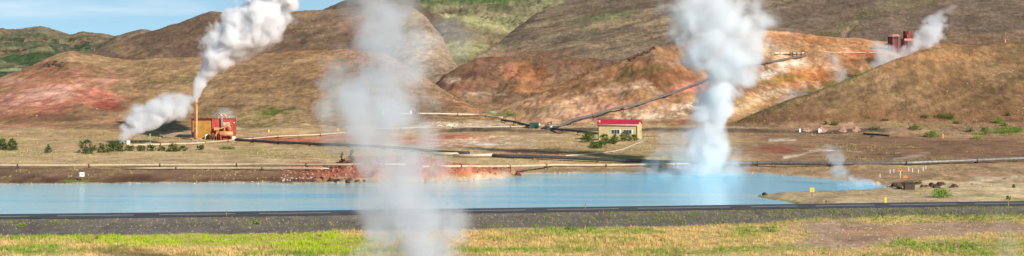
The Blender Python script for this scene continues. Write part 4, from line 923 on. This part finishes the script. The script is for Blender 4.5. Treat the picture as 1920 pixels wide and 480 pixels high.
# ------------------------------------------------------------------ steam
def steam(name, Yd, pts, dens, label, noise=.35, thr=.25, soft=2.2, depth=1., step=.35, amp=1.0, seed=0, an=.0, det=4., warp=.6, col=(.95, .965, .985), pw=1.0):  # default col: grey-blue shading put into the vapour colour
    """pts: (centre px, y px, radius px) from bottom to top at distance Yd"""
    s = Yd/F; pts = sorted(pts, key=lambda p: -p[1])
    zs = [zat(p[1], Yd) for p in pts]; xs = [(p[0]-CX)*s for p in pts]; rs = [max(p[2], .5)*s for p in pts]; dn = [p[3] if len(p) > 3 else 1. for p in pts]
    ox, oz = xs[0], zs[0]; H = zs[-1]-oz
    x0 = min(xs)-ox; x1 = max(xs)-ox; rm_ = max(rs)
    mat = bpy.data.materials.new(name+'_vapour'); mat.use_nodes = True; nt = mat.node_tree; nt.nodes.clear(); L = nt.links
    out = N(nt, 'ShaderNodeOutputMaterial'); vol = N(nt, 'ShaderNodeVolumePrincipled'); L.new(vol.outputs[0], out.inputs['Volume'])
    vol.inputs['Color'].default_value = (*col, 1); vol.inputs['Anisotropy'].default_value = an
    tc = N(nt, 'ShaderNodeTexCoord')
    # billowing: warp the lookup position
    nw = N(nt, 'ShaderNodeTexNoise', Scale=noise*.6, Detail=2.0); mpw = N(nt, 'ShaderNodeMapping'); mpw.inputs['Location'].default_value = (seed*3.1, seed, seed*7.7)
    L.new(tc.outputs['Object'], mpw.inputs[0]); L.new(mpw.outputs[0], nw.inputs['Vector'])
    sep = N(nt, 'ShaderNodeSeparateXYZ'); L.new(tc.outputs['Object'], sep.inputs[0])
    X_, Y_, Z_ = sep.outputs
    tz = math_(nt, 'DIVIDE', Z_, H, True)
    def curve(vals, lo, hi):
        fc = N(nt, 'ShaderNodeFloatCurve'); c = fc.mapping.curves[0]; p = [((z-oz)/H, (v-lo)/(hi-lo+1e-6)) for z, v in zip(zs, vals)]
        c.points[0].location = p[0]; c.points[1].location = p[-1]
        for q in p[1:-1]: c.points.new(*q)
        for q in c.points: q.handle_type = 'AUTO_CLAMPED'
        fc.mapping.update(); L.new(tz, fc.inputs['Value'])
        return math_(nt, 'ADD', math_(nt, 'MULTIPLY', fc.outputs[0], hi-lo), lo)
    cx = curve([x-ox for x in xs], x0, x1); cr = curve(rs, 0., rm_); cd = curve(dn, 0., max(dn))
    dx = math_(nt, 'SUBTRACT', X_, cx); dy = math_(nt, 'DIVIDE', Y_, depth)
    r2 = math_(nt, 'SQRT', math_(nt, 'ADD', math_(nt, 'MULTIPLY', dx, dx), math_(nt, 'MULTIPLY', dy, dy)))
    q = math_(nt, 'DIVIDE', r2, cr)
    n = N(nt, 'ShaderNodeTexNoise', Scale=noise, Detail=det, Roughness=.52, Distortion=warp); L.new(mpw.outputs[0], n.inputs['Vector'])
    # round puffs (cauliflower) from a smooth cell field
    vo = N(nt, 'ShaderNodeTexVoronoi', feature='F1', Scale=noise*1.1)
    add = N(nt, 'ShaderNodeVectorMath', operation='MULTIPLY_ADD'); L.new(n.outputs['Color'], add.inputs[0]); add.inputs[1].default_value = (1.2/noise*.35,)*3; L.new(mpw.outputs[0], add.inputs[2]); L.new(add.outputs[0], vo.inputs['Vector'])
    puff = math_(nt, 'SUBTRACT', .5, vo.outputs['Distance'])
    f = math_(nt, 'SUBTRACT', 1., q)
    f = math_(nt, 'ADD', f, math_(nt, 'MULTIPLY', math_(nt, 'SUBTRACT', n.outputs[0], .5), 2.0*amp))
    f = math_(nt, 'ADD', f, math_(nt, 'MULTIPLY', puff, .75*amp))
    f = math_(nt, 'POWER', math_(nt, 'MULTIPLY', math_(nt, 'SUBTRACT', f, thr), soft, True), pw)
    edge = math_(nt, 'MULTIPLY', math_(nt, 'SUBTRACT', 1.27, q), 2.2, True)   # nothing beyond the hull
    f = math_(nt, 'MULTIPLY', math_(nt, 'MULTIPLY', f, edge), cd)
    ends = math_(nt, 'MULTIPLY', math_(nt, 'SUBTRACT', 1., tz), 14., True); f = math_(nt, 'MULTIPLY', f, ends)
    L.new(math_(nt, 'MULTIPLY', f, dens), vol.inputs['Density'])
    mat.cycles.volume_step_rate = step
    # hull
    n_ = 28; k = 20; V_ = []; Fa = []
    zz = np.linspace(0, H, n_)
    zk = [(z-oz) for z in zs]
    for i, z in enumerate(zz):
        c = np.interp(z, zk, [x-ox for x in xs]); r = np.interp(z, zk, rs)*1.3+.15
        for j in range(k):
            a = 2*math.pi*j/k; V_.append((c+r*math.cos(a), r*depth*math.sin(a), z))
    for i in range(n_-1):
        for j in range(k): Fa.append((i*k+j, i*k+(j+1) % k, (i+1)*k+(j+1) % k, (i+1)*k+j))
    Fa += [tuple(range(k-1, -1, -1)), tuple((n_-1)*k+j for j in range(k))]
    me = bpy.data.meshes.new(name); me.from_pydata(V_, [], Fa); me.update()
    o = link(name, me, mat, label=label, cat='steam'); o.location = (ox, Yd, oz)
    return o
DS = sp_.y
steam('steam_plume', DS, [(368,186,5),(371,176,9),(376,162,15),(384,147,20),(400,127,34),(422,106,52),(448,82,68),(470,52,76),(490,22,72),(503,0,66),(520,-30,68),(545,-75,75)], 1.5,
      'thick bright white steam plume leaning right from the cream stack', noise=.26, thr=.12, soft=2.6, step=.16, amp=.85, seed=1, pw=1.5, col=(.99,.99,1))
steam('steam_plume', w.y+1, [(230,270,7),(234,258,15),(246,249,24),(262,240,40),(280,226,62),(298,210,72,.8),(310,196,70,.6),(318,184,56,.5),(325,172,30,.4)], 1.0,
      'white steam slanting right from the wellhead behind the shrub row', noise=.30, thr=.14, soft=2.4, step=.16, amp=.9, seed=2, pw=1.4, depth=.45)
steam('steam_plume', 284., [(1328,328,44,1.),(1324,300,46,1.),(1326,262,44,1.),(1332,225,46),(1342,195,52),(1348,165,58),(1356,138,68,.9),(1358,112,88,.7),(1356,75,104,.52),(1350,38,110,.42),(1335,0,100,.34),(1310,-35,88,.26),(1295,-65,80,.18)], 1.15,
      'tall billowing white steam column rising from the far side of the pond', noise=.24, thr=.12, soft=1.25, step=.16, amp=1.3, seed=3, pw=1.4, col=(.965,.965,.97))
steam('steam_cloud', 281., [(1318,334,150,1.),(1315,318,142,.9),(1308,300,122,.7),(1304,280,112,.55),(1306,255,96,.35),(1318,230,70,.18),(1325,210,40,.0)], .32,
      'thin mist hugging the water around the foot of the tall steam column', noise=.35, thr=.22, soft=1.4, step=.25, amp=.9, seed=4, depth=.4)
steam('steam_cloud', 287., [(1290,331,240,1.),(1290,324,230,.8),(1290,317,190,.4),(1290,308,120,.1)], .12,
      'low veil of mist lying on the far side of the pond', noise=.25, thr=.25, soft=1.4, step=.25, amp=.9, seed=24, depth=.12)
steam('steam_plume', 122., [(778,600,90,1.),(775,500,122,1.),(770,450,128,.95),(764,400,128,.75),(757,350,124,.6),(740,300,122,.6),(722,260,126,.62),(702,215,136,.7),(695,175,138,.68),(706,140,128,.6),(722,100,115,.52),(722,60,112,.48),(712,20,108,.44),(695,-30,100,.4),(690,-80,100,.3)], .64,
      'nearest translucent grey steam column standing in front of the road', noise=.36, thr=.2, soft=1.4, step=.2, amp=1.15, seed=5, col=(.84,.875,.925), pw=1.25)  # greyer col: partial shade on this column put into its colour
steam('steam_plume', 258., [(1610,347,60,1.),(1600,339,50,1.),(1582,330,36,.9),(1572,315,28,.8),(1565,300,32,.6),(1557,284,32,.5),(1552,268,18,.4)], .5,
      'small wispy white steam at the outlet on the right end of the pond', noise=.6, thr=.24, soft=2., step=.25, amp=.9, seed=6, depth=.4)
steam('steam_plume', 588., [(1690,108,14,.7),(1705,96,24,.8),(1724,86,34,1.),(1738,74,38,1.),(1744,60,36,.9),(1750,45,32,.7),(1758,32,26,.5),(1775,20,20,.25),(1795,6,16,.1)], .45,
      'pale steam drifting right beside the darker red tower', noise=.24, thr=.22, soft=2., step=.16, amp=.95, seed=7)
steam('steam_plume', 560., [(1646,134,10,.8),(1653,120,24,.8),(1660,106,32,.8),(1656,94,32,.6),(1648,82,22,.4),(1643,74,10,.2)], .33,
      'pale steam rising below and left of the faded red tower', noise=.26, thr=.2, soft=2., step=.2, amp=.9, seed=8)
steam('steam_wisp', 520., [(1582,164,12,.9),(1577,148,18,.8),(1570,130,22,.6),(1562,112,22,.4),(1555,98,16,.1)], .24, 'thin vertical steam wisp in the gully left of the red towers', noise=.32, thr=.2, soft=1.8, step=.2, amp=.9, seed=9)
steam('steam_wisp', 470., [(1475,198,24,.8),(1482,188,32,.7),(1496,176,30,.5),(1505,160,22,.2)], .15, 'faint low steam wisp over the ochre gully above the right hill crest', noise=.32, thr=.2, soft=1.8, step=.2, amp=.9, seed=10)
steam('steam_wisp', gd.y+8, [(418,240,24,.5),(422,226,28,.8),(424,212,26,.6),(420,200,16,.2)], .35, 'faint steam behind the right side of the station', noise=.4, thr=.2, soft=1.8, step=.2, amp=.9, seed=11)
steam('steam_wisp', 620., [(868,118,16,.4),(856,98,40,.6),(850,76,54,.5),(845,52,56,.35),(830,30,46,.1)], .05, 'very faint steam over the green valley', noise=.16, thr=.15, soft=1.6, step=.2, amp=.9, seed=12)
steam('steam_wisp', 150., [(1890,520,34,.8),(1888,470,34,.8),(1880,430,30,.6),(1876,400,26,.35),(1872,378,20,.1)], .09, 'barely visible steam wisp at the lower right corner', noise=.6, thr=.12, soft=1.6, step=.25, amp=.8, seed=13)
steam('steam_wisp', 535., [(20,152,28,.7),(32,142,28,.5),(44,130,20,.1)], .14, 'faint steam over the top of the red slope at the left edge', noise=.3, thr=.15, soft=1.8, step=.2, amp=.9, seed=14)
steam('steam_wisp', 505., [(1028,178,22,.6),(1050,166,26,.8),(1085,152,26,.6),(1120,142,20,.2)], .3, 'thin bluish steam streak along the left flank of the ochre slope', noise=.3, thr=.3, soft=1.8, step=.2, amp=.9, seed=15, depth=.3)

# ------------------------------------------------------------------ sky, sun, camera
sc_ = bpy.context.scene
wd = bpy.data.worlds.new('World'); sc_.world = wd; wd.use_nodes = True; nt = wd.node_tree; nt.nodes.clear(); L = nt.links
out = N(nt, 'ShaderNodeOutputWorld'); bg = N(nt, 'ShaderNodeBackground', Strength=.10); L.new(bg.outputs[0], out.inputs[0])
sky = N(nt, 'ShaderNodeTexSky', sky_type='NISHITA'); sky.sun_disc = False; sky.sun_elevation = SUN_EL; sky.sun_rotation = math.pi/2+SUN_AZ; sky.altitude = 300; sky.air_density = 1.0; sky.dust_density = .3; sky.ozone_density = 1.2
tc = N(nt, 'ShaderNodeTexCoord'); sp3 = N(nt, 'ShaderNodeSeparateXYZ'); L.new(tc.outputs['Generated'], sp3.inputs[0])
cmb = N(nt, 'ShaderNodeCombineXYZ'); L.new(sp3.outputs[0], cmb.inputs[0]); L.new(sp3.outputs[1], cmb.inputs[1])
L.new(math_(nt, 'ADD', math_(nt, 'MULTIPLY', sp3.outputs[2], 1.3), .16), cmb.inputs[2]); nv = N(nt, 'ShaderNodeVectorMath', operation='NORMALIZE'); L.new(cmb.outputs[0], nv.inputs[0]); L.new(nv.outputs[0], sky.inputs[0])
mp = N(nt, 'ShaderNodeMapping'); mp.inputs['Scale'].default_value = (5, 5, 46); mp.inputs['Location'].default_value = (1.3, .4, 0.35); L.new(tc.outputs['Generated'], mp.inputs[0])
cn = N(nt, 'ShaderNodeTexNoise', Scale=1.3, Detail=5.0, Roughness=.55); L.new(mp.outputs[0], cn.inputs['Vector'])
cr_ = N(nt, 'ShaderNodeMapRange'); cr_.inputs[1].default_value = .46; cr_.inputs[2].default_value = .74; cr_.inputs[4].default_value = .6; L.new(cn.outputs[0], cr_.inputs[0])
low = math_(nt, 'SUBTRACT', 1.25, math_(nt, 'MULTIPLY', sp3.outputs[2], 9.), True)
cm = N(nt, 'ShaderNodeMix', data_type='RGBA'); L.new(math_(nt, 'MULTIPLY', cr_.outputs[0], low), cm.inputs[0]); tn = N(nt, 'ShaderNodeMix', data_type='RGBA', blend_type='MULTIPLY'); tn.inputs[0].default_value = 1; tn.inputs[7].default_value = (1.08, 1.18, 1.08, 1); L.new(sky.outputs[0], tn.inputs[6]); L.new(tn.outputs[2], cm.inputs[6]); cm.inputs[7].default_value = (8.2, 8.7, 9.2, 1)
L.new(cm.outputs[2], bg.inputs[0])
sl_ = bpy.data.lights.new('sun', 'SUN'); sl_.energy = 5.0; sl_.angle = R(.5); sl_.color = (1, .94, .85)
so = bpy.data.objects.new('sun', sl_); C.objects.link(so)
sv = Vector((math.cos(SUN_EL)*math.cos(SUN_AZ), -math.cos(SUN_EL)*math.sin(SUN_AZ), math.sin(SUN_EL)))
so.rotation_euler = (-sv).to_track_quat('-Z', 'Y').to_euler(); so.location = (60, -40, 80)
cam = bpy.data.cameras.new('camera'); co = bpy.data.objects.new('camera', cam); C.objects.link(co)
co.location = (0, 0, EYE); co.rotation_euler = (math.pi/2, 0, 0); cam.sensor_width = 36; cam.lens = F/1920*36; cam.shift_y = -(240-HZ)/1920
cam.clip_start = .5; cam.clip_end = 8000; sc_.camera = co
sc_.view_settings.view_transform = 'Standard'; sc_.view_settings.look = 'None'; sc_.view_settings.gamma = 1; sc_.view_settings.exposure = .24; sc_.view_settings.use_curve_mapping = False
sc_.render.engine = 'CYCLES'; cy = sc_.cycles; cy.max_bounces = 14; cy.volume_bounces = 10; cy.diffuse_bounces = 2; cy.glossy_bounces = 2; cy.transparent_max_bounces = 16
cy.use_denoising = True; cy.volume_max_steps = 512; cy.use_adaptive_sampling = True
